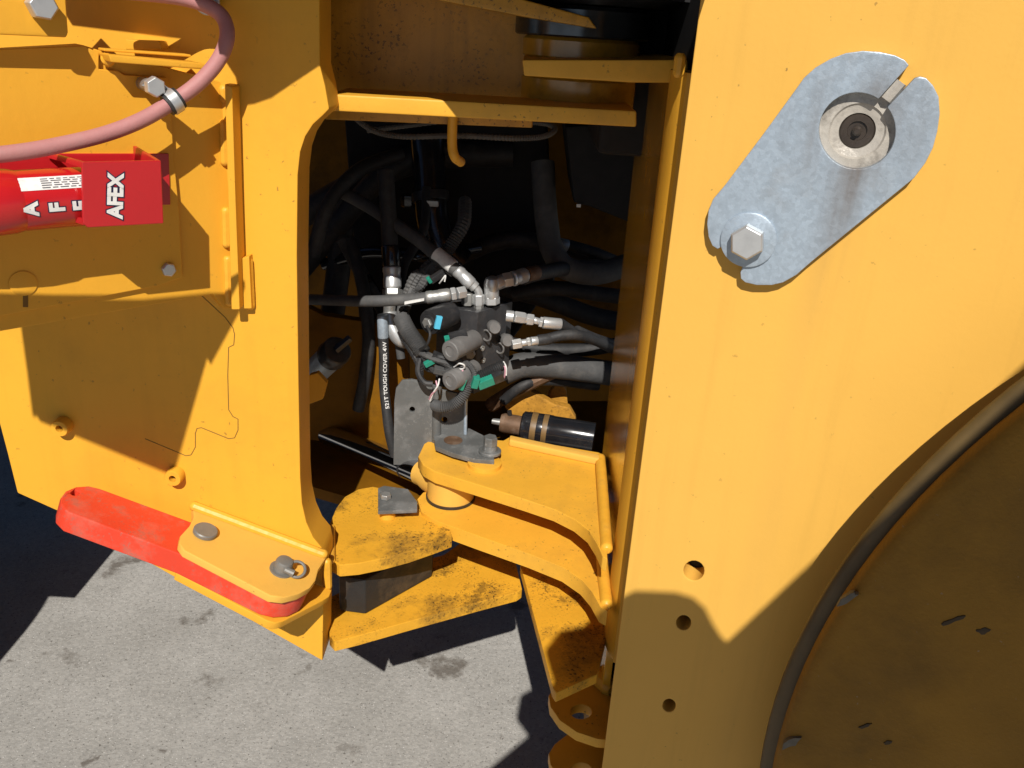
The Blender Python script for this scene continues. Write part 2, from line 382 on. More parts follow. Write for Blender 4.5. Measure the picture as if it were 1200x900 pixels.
# steering-lock bar and its clevis: one sloping plane spanned by the wall line and the wall's normal
wa, wb = PL(225, 592), PL(384, 651)
Ldir = (wb-wa).normalized(); Ndir = Vector((0, -1, 0)); nb = Ldir.cross(Ndir)
if nb.z < 0: nb = -nb
nb = (nb + Vector((0, -.0, 0))).normalized()
CL = Plane(wa, nb)
tp = [(226, 593), (384, 651), (373, 668), (370, 680), (363, 689), (350, 696), (333, 700), (317, 698), (216, 645), (210, 637), (211, 628), (222, 616), (227, 606)]
build('clevis_plate', MB().prism(CL.poly(tp), -nb*.011), 'yellow_clean', rf, bevel=.0018)
build('weld', MB().weld(wa+Vector((0, -.004, .003)), wb+Vector((0, -.004, .003)), .0065, ny=10), 'yellow_weld', rf)
lowp = [(128, 600), (388, 690), (385, 704), (378, 710), (330, 738), (322, 741), (312, 738), (300, 728), (205, 668), (128, 626)]
CLb = Plane(wa-nb*.044, nb)
build('clevis_plate', MB().prism([p for p in (CLb(u, v-3) for u, v in [(228, 634), (389, 694), (386, 702), (378, 707), (332, 731), (322, 733), (312, 730), (305, 726), (206, 674)])], -nb*.012), 'yellow', rf, bevel=.0018)
build('weld', MB().weld(PL(383, 655, .002), PL(384, 690, .002), .006), 'yellow_weld', rf)
# lugs that reach into the joint
zU, zLw = .602, .478
ZU, ZL = ZP(zU), ZP(zLw)
up_poly = [(386, 655), (386, 614), (394, 595), (404, 582), (420, 573), (437, 570), (470, 577), (520, 600), (530, 628), (515, 634), (480, 646), (450, 654), (420, 660), (398, 662)]
build('hinge_lug', MB().prism(ZU.poly(up_poly), (0, 0, -.020)), 'yellow_dirty', rf, bevel=.0015)
lo_poly = [(386, 745), (386, 700), (440, 672), (520, 650), (545, 632), (600, 640), (612, 690), (606, 694), (560, 706), (480, 728), (420, 745), (392, 752)]
build('hinge_lug', MB().prism(ZL.poly(lo_poly), (0, 0, -.018)), 'yellow_dirty', rf, bevel=.0015)
build('weld', MB().weld(ZU(388, 660, .0)+Vector((0, 0, .002)), ZU(388, 618)+Vector((0, 0, .002)), .006), 'yellow_weld', rf)
# plate behind the upper hinge and the crossbar of the opening
build('hinge_web', MB().prism(YP(1.12).poly([(380, -60), (624, -60), (624, 150), (380, 140)]), (0, .03, 0)), 'yellow_greasy', rf, bevel=.002)
build('hinge_brow', MB().prism(YP(1.02).poly([(380, -80), (470, -40), (690, 20), (700, 34), (620, 21), (470, -8), (380, -20)]), (0, .10, 0)), 'yellow_greasy', rf, bevel=.002)
build('cross_bar', MB().prism(YP(1.0).poly([(384, 110), (746, 130), (746, 149), (384, 130)]), (0, .10, 0)), 'yellow_lug', rf, bevel=.0025)
build('weld', MB().weld(PY(388, 108, .995), PY(389, 130, .995), .006), 'yellow_weld', rf)
# inner floor and the far side plate of the frame
build('inner_plate', MB().prism(YP(1.36).poly([(300, 330), (380, 370), (450, 380), (478, 390), (480, 535), (300, 505)]), (0, .02, 0)), 'yellow_side_shade', rf, bevel=.002)
build('far_plate', MB().prism(YP(1.95).poly([(100, -60), (900, -60), (900, 420), (760, 500), (480, 520), (100, 520)]), (0, .03, 0)), 'yellow_inner_shade', rf)
build('floor_plate', MB().prism(ZP(.55).poly([(330, 470), (780, 470), (780, 530), (600, 585), (440, 592), (330, 560)]), (0, 0, -.02)), 'yellow_inner_shade', rf)
build('sky_block_plate', MB().box((.05, 1.45, 1.335), 1.6, .78, .008), 'dark_inside', rf)  # unseen plate added to keep skylight out of the interior
build('gusset', MB().prism(YP(1.22).poly([(362, 440), (372, 437), (383, 449), (378, 468), (362, 474)]), (0, .012, 0)), 'yellow', rf, bevel=.001)

# ------------------------------------------------------------------ front frame (right)
ff = thing('front_chassis', 'yellow painted front frame of the loader with three bolt holes, right of the opening', 'machine frame', PR(760, 880))
def circ(cx, cy, r, n=18, ry=None): return [(cx+r*math.cos(2*math.pi*k/n), cy+(ry or r)*math.sin(2*math.pi*k/n)) for k in range(n)]
o1 = [(836, -120), (1700, -120), (1700, 1000), (692, 1000)]
hl = [circ(813, 669, 12, ry=11.5), circ(801, 730, 8.5), circ(784, 827, 7.5), circ(800+460/2.25, 345/2.25, 45.5, 40)]
build('side_plate', MB().prism(PR.poly(o1), -nPR*.03, [PR.poly(h) for h in hl]), 'yellow_clean', ff, bevel=.002)
# web and rounded corner post behind the side plate
ex = Vector((math.cos(R(-20)), math.sin(R(-20)), 0))   # along the plate to the right
inn = Vector((0, 1, 0))
def edge_pt(v, off_x, off_y):
    u = 820 + (705-820)*v/900.0
    return PR(u, v) + ex*off_x + inn*off_y
def col(v0, v1, prof):     # vertical prism that follows the leaning edge; prof = list of (x,y) offsets
    a = [edge_pt(v0, x, y) for x, y in prof]; b = [edge_pt(v1, x, y) for x, y in prof]
    n = len(prof); m = MB()
    m.add(a+b, [tuple(range(n)), tuple(range(2*n-1, n-1, -1))]+[(i, (i+1) % n, n+(i+1) % n, n+i) for i in range(n)])
    return m
post = [(.012, .032)]+[(.004+.011*math.cos(R(t)), .062+.03*math.sin(R(t))) for t in range(-80, -301, -20)]+[(.03, .10), (.03, .032)]
build('corner_post', col(88, 800, [(.028, .040), (.004, .040)]+[(.010-.015*math.sin(R(t)), .085-.042*math.cos(R(t))) for t in range(10, 171, 16)]+[(.028, .11)]), 'yellow', ff, smooth=60)
build('web_plate', col(92, 1000, [(.004, .106), (.004, .40), (.016, .40), (.016, .106)]), 'web_gloss', ff, bevel=.002)
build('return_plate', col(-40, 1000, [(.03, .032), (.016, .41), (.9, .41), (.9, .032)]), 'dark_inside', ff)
# cylinder clevis: two thick curved plates
zF, zG = .675, .608
ZF, ZG = ZP(zF), ZP(zG)
fl_up = [(497, 520), (508, 513), (530, 512), (590, 516), (597, 512), (702, 530), (708, 534), (712, 655), (706, 652), (700, 638), (690, 622), (674, 609), (650, 597), (617, 586), (560, 568), (510, 553), (496, 545), (490, 535)]
build('cylinder_clevis', MB().prism(ZF.poly(fl_up), (0, 0, -.020)), 'yellow_lug', ff, bevel=.002)
fl_lo = [(489, 585), (496, 577), (540, 570), (600, 560), (708, 590), (712, 716), (704, 712), (694, 694), (682, 680), (660, 665), (620, 649), (560, 628), (510, 610), (494, 600)]
build('cylinder_clevis', MB().prism(ZG.poly(fl_lo), (0, 0, -.024)), 'yellow_lug', ff, bevel=.002)
build('back_rib', MB().prism([ZF(597, 517), ZF(702, 540), ZF(702, 546), ZF(596, 523)], (0, 0, .012)), 'yellow_clean', ff, bevel=.003)
build('weld', MB().weld(ZF(703, 538)+Vector((0, 0, .004)), ZF(711, 644)+Vector((0, 0, -.002)), .0085, ny=12), 'yellow_weld', ff)
build('weld', MB().weld(ZG(703, 640)+Vector((0, 0, .004)), ZG(711, 710)+Vector((0, 0, -.002)), .0085, ny=12), 'yellow_weld', ff)
# lower hinge: leaning web with two lugs
hw = [(608, 640), (617, 640), (655, 800), (690, 910), (640, 910), (628, 770), (612, 680)]
zH = .46
ZH, ZI = ZP(.405), ZP(.335)
build('hinge_web', MB().prism(ZP(.53).poly([(610, 662), (616, 650), (700, 660), (712, 740), (700, 790), (652, 812), (648, 806)]), (0, 0, -.016)), 'yellow_dirty', ff, bevel=.0015)
def lug(Z, dx, dy, h, th):
    pts = [(720, 790), (722, 868), (700, 866), (676, 858), (656, 844), (645, 828), (643, 815), (650, 804), (664, 793), (690, 776)]
    build('pin_lug', MB().prism(Z.poly([(u+dx, v+dy) for u, v in pts]), (0, 0, -th), [Z.poly([(u+dx, v+dy) for u, v in circ(681, 834, 12.5, 18, 8.5)])]), 'yellow_lug', ff, bevel=.0015)
lug(ZH, 0, 0, 0, .016); lug(ZI, 0, 68, 0, .016)
build('weld', MB().weld(ZH(690, 790)+Vector((0, 0, .01)), ZH(716, 815)+Vector((0, 0, .01)), .013, ny=10), 'yellow_weld', ff)
# upper hinge plate with its bearing
YT = 1.04
build('hinge_plate', MB().prism([PY(u, v, 1.0) for u, v in [(612, 70), (806, 70), (806, 97), (740, 97), (614, 89)]], (0, .28, 0)), 'yellow_lug', ff, bevel=.002)
build('weld', MB().weld(edge_pt(64, -.006, .034), edge_pt(94, -.006, .034), .006), 'yellow_weld', ff)
hb = PY(678, 80, 1.14)
bore = hb
hp = thing('hinge_pin', 'stacked round upper hinge pin bearing with dark steel ring in the shade', 'hinge pin', hb+Vector((0, 0, -.06)))
build('bearing_cup', MB().lathe([(.066, -.056), (.071, -.052), (.073, -.046), (.073, -.012), (.070, -.009), (.070, -.002)], hb, (0, 0, 1), 48), 'yellow_gloss', hp)
build('seal_ring', MB().lathe([(.070, .010), (.074, .014), (.074, .032), (.070, .036)], hb, (0, 0, 1), 48), 'yellow_gloss', hp)
build('steel_ring', MB().lathe([(.082, .036), (.084, .038), (.084, .066), (.08, .07)], hb, (0, 0, 1), 48), 'chrome_dark', hp)
build('upper_boss', MB().lathe([(.10, .072), (.135, .085), (.14, .16)], hb, (0, 0, 1), 48), 'black_metal', hp)

# ------------------------------------------------------------------ bolts and small hardware
def hex_bolt(u, v, plane, off, r, h, label, washer=None, mat='zinc', name='hex_bolt', turn=0, group=None, wmat=None):
    c = plane(u, v, off)
    t = thing(name, label, 'bolt', c, group)
    z = 0
    if washer:
        build('washer', MB().lathe([(washer, 0), (washer, .0028), (washer*.95, .0034)], c, plane.n, 36), wmat or mat, t); z = .0034
    rf_ = Vector((math.cos(turn), 0, math.sin(turn)))
    build('bolt_head', MB().hexa(c+plane.n*z, plane.n, r, h, rf_), mat, t, bevel=.0006)
    return t
def spx(plane, u, v): return (plane(u, v)-CAM).length/FPX*1.0     # metres per pixel there

hex_bolt(46, 6, PAN, .03, .0125, .017, 'zinc hex bolt on the yellow corner block above the fire extinguisher', turn=.3)
hex_bolt(195, 314, PAN, .001, .0078, .007, 'small zinc hex bolt on the shaded panel below the red extinguisher bracket', washer=.0090, turn=.2)
hex_bolt(243, 2, PL, .008, .011, .007, 'half hidden zinc bolt at the top edge above the pink hose', washer=.013, turn=.2, name='hex_bolt')

# lock plate on the front frame
def L8(pts): return [(800+x/2.25, y/2.25) for x, y in pts]
lp = [(597, 172), (585, 158), (560, 146), (520, 137), (475, 134), (430, 140), (390, 155), (350, 178), (320, 205), (295, 240), (215, 350), (110, 490), (80, 525), (68, 555), (64, 590), (68, 625), (78, 648), (92, 657), (104, 650)]
lp += [(168+48*math.cos(R(a)), 632+48*math.sin(R(a))) for a in (170, 195, 225, 255, 285, 315, 345, 15, 45, 75, 95)]
lp += [(158, 702), (152, 718), (153, 735), (165, 745), (195, 752), (235, 752), (265, 745), (300, 725), (340, 690), (610, 470), (640, 430), (660, 390), (672, 345), (678, 300), (675, 255), (660, 225), (642, 206), (626, 202), (612, 206)]
lp += [(460+101*math.cos(R(a)), 345+101*math.sin(R(a))) for a in range(-38, 305, 9)]
LPT = .012

def stain_plate(mat, c, amt=.75):
    nt = mat.node_tree; N = nt.nodes; L = nt.links; b = N['Principled BSDF']
    src = b.inputs['Base Color'].links[0].from_socket
    geo = N.new('ShaderNodeNewGeometry'); sub = N.new('ShaderNodeVectorMath'); sub.operation = 'SUBTRACT'; sub.inputs[1].default_value = c
    L.new(geo.outputs['Position'], sub.inputs[0])
    ln = N.new('ShaderNodeVectorMath'); ln.operation = 'LENGTH'; L.new(sub.outputs[0], ln.inputs[0])
    mr = N.new('ShaderNodeMapRange'); mr.inputs[1].default_value = .040; mr.inputs[2].default_value = .075; mr.inputs[3].default_value = .55; mr.inputs[4].default_value = 0; L.new(ln.outputs['Value'], mr.inputs[0])
    mp = N.new('ShaderNodeMapping'); mp.inputs['Scale'].default_value = (30, 30, 4); L.new(sub.outputs[0], mp.inputs[0])
    no = N.new('ShaderNodeTexNoise'); no.inputs['Scale'].default_value = 1.0; no.inputs['Detail'].default_value = 7; L.new(mp.outputs[0], no.inputs['Vector'])
    xyz = N.new('ShaderNodeSeparateXYZ'); L.new(sub.outputs[0], xyz.inputs[0])
    ab = N.new('ShaderNodeMath'); ab.operation = 'ABSOLUTE'; L.new(xyz.outputs[0], ab.inputs[0])
    wx = N.new('ShaderNodeMapRange'); wx.inputs[1].default_value = .004; wx.inputs[2].default_value = .030; wx.inputs[3].default_value = 1; wx.inputs[4].default_value = 0; L.new(ab.outputs[0], wx.inputs[0])
    wz = N.new('ShaderNodeMapRange'); wz.inputs[1].default_value = -.20; wz.inputs[2].default_value = -.03; wz.inputs[3].default_value = .25; wz.inputs[4].default_value = 1; L.new(xyz.outputs[2], wz.inputs[0])
    gz = N.new('ShaderNodeMath'); gz.operation = 'LESS_THAN'; gz.inputs[1].default_value = -.02; L.new(xyz.outputs[2], gz.inputs[0])
    def mul(a, c_):
        m = N.new('ShaderNodeMath'); m.operation = 'MULTIPLY'; L.new(a, m.inputs[0])
        if isinstance(c_, float): m.inputs[1].default_value = c_
        else: L.new(c_, m.inputs[1])
        return m.outputs[0]
    drip = mul(mul(wx.outputs[0], wz.outputs[0]), gz.outputs[0])
    mx = N.new('ShaderNodeMath'); mx.operation = 'MAXIMUM'; L.new(drip, mx.inputs[0]); L.new(mr.outputs[0], mx.inputs[1])
    rp = N.new('ShaderNodeMapRange'); rp.inputs[1].default_value = .42; rp.inputs[2].default_value = .66; L.new(no.outputs['Fac'], rp.inputs[0])
    f = mul(mul(mx.outputs[0], rp.outputs[0]), amt)
    mi = N.new('ShaderNodeMix'); mi.data_type = 'RGBA'; L.new(f, mi.inputs[0]); L.new(src, mi.inputs[6]); mi.inputs[7].default_value = (.16, .11, .07, 1)
    L.new(mi.outputs[2], b.inputs['Base Color'])
pc0 = PR(*L8([(460, 345)])[0])
stain_plate(MAT['galvanised'], pc0); stain_plate(MAT['yellow_clean'], pc0, .28)
lk = build('lock_plate', MB().prism(PR.poly(L8(lp), LPT), -nPR*(LPT-.0008)), 'galvanised', None, bevel=.0014)
tag(lk, 'slotted galvanised steel lock plate on the right yellow frame plate', 'lock plate')
pc = PR(*L8([(460, 345)])[0], -.003)
pn = thing('greased_pin', 'greasy round pin end with dark centre inside the lock plate hole', 'pin', pc)
ps = (pc-CAM).length/FPX/2.25*1.02
def ring(r0, r1, h0, h1): return [(r0*ps, h0), (r1*ps, h0+.0001), (r1*ps, h1), ]
build('pin_face', MB().lathe([(100*ps, -.02), (100*ps, .0045), (62*ps, .0055), (58*ps, .0035), (40*ps, .0015), (38*ps, -.004), (1e-4, -.004)], pc, nPR, 40), 'grease', pn)
build('centre_hole', MB().lathe([(40*ps, -.001), (36*ps, .0012), (22*ps, .001), (20*ps, -.003), (1e-4, -.003)], pc, nPR, 24), 'grease_dark', pn)
build('grease_nipple', MB().lathe([(11*ps, -.003), (11*ps, .002), (6*ps, .004), (6*ps, .007)], pc, nPR, 12), 'grease_dark', pn)
sa, sb = PR(*L8([(575, 215)])[0], .004), PR(*L8([(535, 262)])[0], .004)
build('grease_smear', MB().tube([sa, sa.lerp(sb, .5), sb], .006, 8), 'grease', pn)
hex_bolt(*L8([(174, 632)])[0], PR, LPT, .0172, .014, 'large zinc hex bolt with washer at the lower end of the galvanised lock plate', washer=.0268, turn=.15, wmat='galvanised')

# ------------------------------------------------------------------ pink hose and its clamp
eP = Vector((math.cos(R(41)), math.sin(R(41)), 0))
hp_px = [(-40, 184, .05), (10, 180, .05), (60, 172, .048), (120, 158, .046), (165, 141, .044), (203, 119, .042), (232, 98, .045), (255, 72, .05), (266, 45, .05), (262, 22, .04), (245, 8, .03), (215, -2, .02), (170, -8, .015), (120, -12, .01)]
ho = build('pink_hose', MB().tube([PAN(u, v, o) for u, v, o in hp_px], .0074, 16, sub=8), 'pink_hose')
tag(ho, 'faded pink rubber hose curving over the yellow panel at the top left', 'hose')
clp = thing('hose_clamp', 'cushioned steel clamp with hex bolt holding the pink hose to the panel', 'clamp', PAN(198, 116, .01))
cA, cB = PAN(198, 122, .043), PAN(208, 114, .043)
axh = (PAN(232, 98, .045)-PAN(165, 141, .044)).normalized()
cc = PAN(203, 119, .042)
cush = MB().lathe([(.0076, -.0075), (.0108, -.0075), (.0108, .0075), (.0076, .0075)], cc, axh, 28, close=True)
build('rubber_cushion', cush, 'black_rubber', clp)
build('steel_band', MB().lathe([(.0109, -.0045), (.0121, -.0045), (.0121, .0045), (.0109, .0045)], cc, axh, 28, close=True), 'zinc', clp)
side = nPAN.cross(axh); side = side if side.dot(up) > 0 else -side
tab0 = cc + side*.010; bp_ = PAN(179, 101, .036)
tabm = MB().prism([tab0-axh*.0055-nPAN*.004, tab0+axh*.0055-nPAN*.004, bp_+axh*.007+side*.004, bp_-axh*.009+side*.006], -nPAN*.004)
build('clamp_tab', tabm, 'zinc_dull', clp, bevel=.0006)
build('spacer', MB().lathe([(.0065, -.034), (.0065, -.004)], bp_, nPAN, 16), 'zinc_dull', clp)
build('bolt_head', MB().hexa(bp_, nPAN, .0098, .011, eP), 'zinc', clp, bevel=.0006)

# ------------------------------------------------------------------ fire extinguisher in its red bracket
OB = .078
br = thing('extinguisher_bracket', 'bright red steel bracket with white lettering on the yellow panel', 'bracket', PAN(140, 262, .04))
uz = Vector((0, 0, 1))
fc = [PAN(u, v, OB) for u, v in ((97, 189), (190, 187), (193, 263), (101, 267))]
build('front_panel', MB().prism(PAN.poly([(96, 190), (189, 188), (192, 262), (103, 267), (97, 262)], OB), -nPAN*.004), 'red_paint', br, bevel=.0012)
p0, p1 = PAN(103, 267, OB), PAN(192, 262, OB)
build('bottom_panel', MB().prism([p0-nPAN*.004, p1-nPAN*.004, p1-nPAN*.071, p0-nPAN*.071], uz*.003), 'red_paint', br, bevel=.0008)
q0, q1 = PAN(189, 188, OB), PAN(192, 262, OB)
build('end_panel', MB().prism([q0-nPAN*.0042, q1-nPAN*.0042+uz*.003, q1-nPAN*.071+uz*.003, q0-nPAN*.071+uz*.004], -eP*.0035), 'red_paint', br, bevel=.0008)
build('back_panel', MB().prism(PAN.poly([(-60, 186), (52, 180), (150, 180), (198, 180), (200, 240), (60, 243), (-60, 246)], .008), -nPAN*.0035), 'red_paint', br, bevel=.0008)
a0, a1 = PAN(97, 189, OB), PAN(97, 197, OB)
for vv in (190, 257):
    s0 = PAN(97, vv, OB-.002); s1 = PAN(97, vv+7, OB-.002)
    build('side_arm', MB().prism([s0, s1, s1-nPAN*.066-eP*.014, s0-nPAN*.066-eP*.014], eP*.0035), 'red_paint', br, bevel=.0006)
lt = MB(); ctr = PAN(136, 230, OB+.0006)
eu = (PAN(137, 210, OB+.0006)-PAN(136, 250, OB+.0006)).normalized()       # text runs upwards
er = nPAN.cross(eu) ; er = er if er.dot(eP) < 0 else -er                   # letter tops point left
lo = MB(); lettering(lo, 'AFEX', .0185, ctr, eu, er, bold=.0019, sx=.94); build('lettering_outline', lo, 'navy_print', br)
lettering(lt, 'AFEX', .0185, ctr+nPAN*.0003, eu, er, bold=.0009, sx=.94); build('lettering', lt, 'white_print', br)

ext = thing('fire_extinguisher', 'red cylinder fire extinguisher bottle lying in the red bracket at the left edge', 'extinguisher', PAN(40, 255, .04))
ca = PAN(112, 229, .043); rad = .0276
build('cylinder', MB().lathe([(rad*.75, -.175), (rad, -.165), (rad, -.012), (rad*.94, -.004), (rad*.75, .002)], ca, eP, 48), 'red_bottle', ext)
build('cap', MB().lathe([(rad*.6, -.17), (rad*.98, -.15), (rad*1.07, -.125), (rad*1.10, -.095), (rad*1.06, -.073), (rad*1.0, -.066)], ca, eP, 48), 'red_bottle', ext)
def wrap(mb, s0, s1, a0, a1, rr, n=8):
    e1 = nPAN; e2 = uz; v = []; f = []
    for i in range(n+1):
        a = R(a0+(a1-a0)*i/n); d = e1*math.cos(a)+e2*math.sin(a)
        v += [ca+eP*s0+d*rr, ca+eP*s1+d*rr]
    mb.add(v, [(2*i, 2*i+1, 2*i+3, 2*i+2) for i in range(n)])
wl = MB(); wrap(wl, -.072, -.012, 28, 56, rad+.0003); lab = build('label', wl, 'white_print', ext)
ll = MB()
for k in range(5):
    x = -.050
    while x < -.016:
        w = random.uniform(.003, .009); wrap(ll, x, min(x+w, -.014), 31+k*4.6, 33+k*4.6, rad+.0006, 2); x += w+.0018
build('small_print', ll, 'print_dark', lab)
for ch, s in (('A', -.0625), ('F', -.0405), ('E', -.0205)):
    for mt, bd, off in (('navy_print', .0018, .0004), ('white_print', .0009, .0007)):
        V, F = text_mesh(ch, .0172, bd); mm = MB()
        vv = []
        for q in V:                                   # x of the letter runs up the bottle, its top points left
            a = (q.x)/rad - .10; d = nPAN*math.cos(a)+uz*math.sin(a)
            vv.append(ca+eP*(s-q.y)+d*(rad+off))
        mm.add(vv, F); build('lettering', mm, mt, ext)

# ------------------------------------------------------------------ red steering lock bar with pins
CLr = Plane(wa-nb*.0118, nb)
bar = [(71, 591), (71, 583), (77, 575), (89, 570), (104, 569), (117, 572), (226, 612), (330, 651), (356, 664), (361, 674), (364, 686), (358, 696), (345, 702), (328, 703), (312, 699), (213, 650), (80, 600)]
rb_hole = [(88+5*math.cos(R(a)), 577+3*math.sin(R(a))) for a in range(0, 360, 30)]
rbo = build('lock_bar', MB().prism(CLr.poly(bar), -nb*.0305, [CLr.poly(rb_hole)]), 'red_faded', None, bevel=.0032)
tag(rbo, 'faded red steering lock bar pinned between yellow clevis plates', 'lock bar')
pp = CL(240, 625)
p1_ = build('clevis_pin', MB().lathe([(.0135, .0), (.0150, .001), (.0150, .005), (.0138, .0065)], pp, nb, 36), 'grey_pin')
tag(p1_, 'flat grey round pin head on the yellow clevis plate, left of the ring pin', 'pin')
pp = CL(330, 668)
p2_ = thing('ring_pin', 'grey pin with a spring ring clip near the right end of the red bar', 'pin', pp)
build('washer', MB().lathe([(.0155, 0), (.0155, .0022)], pp, nb, 32), 'grey_pin', p2_)
build('pin_head', MB().lathe([(.0112, .0022), (.0112, .013), (.0098, .016), (.006, .017)], pp, nb, 28), 'grey_pin', p2_)
rc = pp+nb*.009+Ldir*.017
build('spring_ring', MB().tube([rc+(Ldir*math.cos(R(a))+(-Ndir*.85+nb*.5)*math.sin(R(a)))*.0105 for a in range(-130, 150, 14)], .0019, 8, sub=2), 'grey_pin', p2_)
build('clip_lug', MB().tube([pp+nb*.009+Ldir*.004+Ndir*.008, pp+nb*.0085+Ldir*.016+Ndir*.009], .0042, 10), 'grey_pin', p2_)

# ------------------------------------------------------------------ steering cylinder: rod, eye
bc = ZP(zG)(528, 583)
cyl = thing('steering_cylinder', 'chrome steering cylinder rod with yellow rod eye between the clevis plates', 'hydraulic cylinder', bc)
build('rod_eye', MB().lathe([(.034, .0005), (.0365, .003), (.0365, .040), (.034, .0425)], bc, (0, 0, 1), 48), 'yellow_clean', cyl)
build('seal_ring', MB().lathe([(.0385, .0002), (.0385, .0045)], bc, (0, 0, 1), 48), 'rust_black', cyl)
r0 = bc+Vector((0, 0, .022)); far = PY(330, 486, 1.47); dr = (far-r0).normalized()
build('rod_neck', MB().lathe([(.026, .02), (.025, .046), (.0205, .062), (.0205, .072)], r0, dr, 32), 'yellow_clean', cyl)
build('rod', MB().lathe([(.0195, .070), (.0195, .40)], r0, dr, 32), 'chrome', cyl)
build('rod_collar', MB().lathe([(.0199, .104), (.0199, .108)], r0, dr, 32), 'black_metal', cyl)
# keeper plate with bolt on the clevis
ZK = ZP(zF+.006)
kp = [(508, 518), (509, 511), (540, 506), (556, 508), (590, 520), (590, 528), (584, 534), (577, 537), (580, 541), (578, 546), (553, 545), (511, 531)]
kp = [(508, 517), (509, 508), (536, 506), (550, 507), (566, 515), (577, 526), (581, 533), (578, 538), (579, 545), (555, 543), (530, 536), (510, 528)]
kq = [ZK(u, v) for u, v in kp]
kt = thing('keeper_plate', 'grey painted keeper plate with a socket hole on top of the yellow cylinder clevis', 'keeper plate', kq[0])
build('plate', MB().prism(kq, (0, 0, .008)), 'grey_paint', kt, bevel=.001)
hc = ZP(zF+.0142)(531, 516)
build('socket_hole', MB().lathe([(.0148, 0), (.0148, .0006), (.011, .0004), (.010, -.004), (1e-4, -.004)], hc, (0, 0, 1), 24), 'rust_metal', kt)
build('pad', MB().lathe([(.026, -.0062), (.026, 0), (.024, .0008)], ZP(zF+.0062)(568, 541), (0, 0, 1), 32), 'yellow_lug', kt)
kb = ZP(zF+.0145)(574, 530)
bt = thing('flange_bolt', 'grey flange bolt standing on the keeper plate beside the socket hole', 'bolt', kb)
build('washer', MB().lathe([(.0175, 0), (.0175, .0035), (.0165, .0045)], kb, (0, 0, 1), 36), 'grey_paint', bt)
build('flange', MB().lathe([(.0115, .0045), (.0105, .011), (.0098, .013)], kb, (0, 0, 1), 32), 'grey_paint', bt)
build('bolt_head', MB().hexa(kb+uz*.012, (0, 0, 1), .0112, .015, (.3, 1, 0)), 'grey_paint', bt, bevel=.0005)
# lower keeper plate on the rear lug
ZJ = ZP(zU+.022)
lk2 = thing('small_keeper_plate', 'small grey keeper plate with bolt below the chrome rod', 'keeper plate', ZJ(455, 590))
build('plate', MB().prism([ZJ(u, v) for u, v in ((443, 572), (450, 569), (478, 573), (489, 588), (489, 597), (443, 599))], (0, 0, -.006)), 'grey_paint', lk2, bevel=.0008)
build('bolt_head', MB().hexa(ZJ(452, 584), (0, 0, 1), .0085, .008, (.2, 1, 0)), 'zinc_dull', lk2, bevel=.0004)
build('post', MB().lathe([(.0125, -.024), (.0115, -.0065)], ZJ(454, 590), (0, 0, 1), 24), 'yellow_lug', lk2)
# rubber stop between the lugs
zb = zLw+.002
rs = MB().prism([ZP(zb)(u, v) for u, v in ((398, 716), (428, 720), (506, 676), (508, 650), (400, 676))], (0, 0, .062))
tag(build('rubber_stop', rs, 'rubber_block', None, bevel=.003), 'black rubber stop block wedged between the two lower yellow lugs', 'stop block')

# ------------------------------------------------------------------ valve block with solenoids
vb = thing('valve_block', 'black hydraulic valve block with grey solenoid coils in the middle of the opening', 'valve block', PY(560, 450, 1.25))
F0 = PY(560, 366, 1.24); ZV = ZP(F0.z)
R0 = ZV(601, 353); L0 = ZV(512, 357)
hgt = (F0.z-PY(560, 462, 1.24).z)
build('body', MB().prism([F0, R0, R0+L0-F0, L0], (0, 0, -hgt)), 'valve_black', vb, bevel=.0016)
fl = (F0-L0).normalized(); nL = Vector((fl.y, -fl.x, 0)); nL = nL if nL.dot(Vector((-.3, -1, 0))) > 0 else -nL     # left face normal
fr = (R0-F0).normalized(); nR_ = Vector((fr.y, -fr.x, 0)); nR_ = nR_ if nR_.x > 0 or nR_.y < 0 else -nR_
FL = Plane(F0, nL); FR = Plane(F0, nR_)
ax1 = (nL*1.0+Vector((-.35, -.1, -.08))).normalized()
def coil(u, v, r, h, off, mat='coil', nut=True):
    c = PY(u, v, 1.24-off) 
    o = build('solenoid_coil', MB().lathe([(r*.9, -h), (r, -h*.96), (r, -.0015), (r*.93, 0), (r*.55, .0004), (r*.5, -.001)], c, ax1, 32), mat, vb)
    return c
c1 = coil(527, 412, .0155, .06, .080); c2 = coil(527, 447, .0148, .06, .080)
c3 = PY(503, 378, 1.20)
build('solenoid_coil', MB().lathe([(.019, -.05), (.0195, -.006), (.018, 0), (.012, .0005), (.0115, .003), (.006, .0032)], c3, ax1, 36), 'black_metal', vb)
build('coil_nut', MB().hexa(c3+ax1*.002, ax1, .0085, .005, uz), 'zinc_dull', vb)
build('clip', MB().box(c3+Vector((.014, -.008, .004)), .009, .006, .020, Euler((0, .2, .4)).to_matrix()), 'blue_clip', vb, bevel=.001)
build('retainer_plate', MB().prism(FL.poly([(542, 396), (549, 398), (556, 416), (553, 421), (547, 420)], .006), -nL*.005), 'zinc_dull', vb, bevel=.0005)
for (u, v) in ((565, 408), (566, 422)):
    c = FR(u, v, .0)
    build('plug', MB().lathe([(.0045, 0), (.0045, .002), (.0022, .002), (.0022, .0002)], c, nR_, 16), 'zinc_dull', vb)
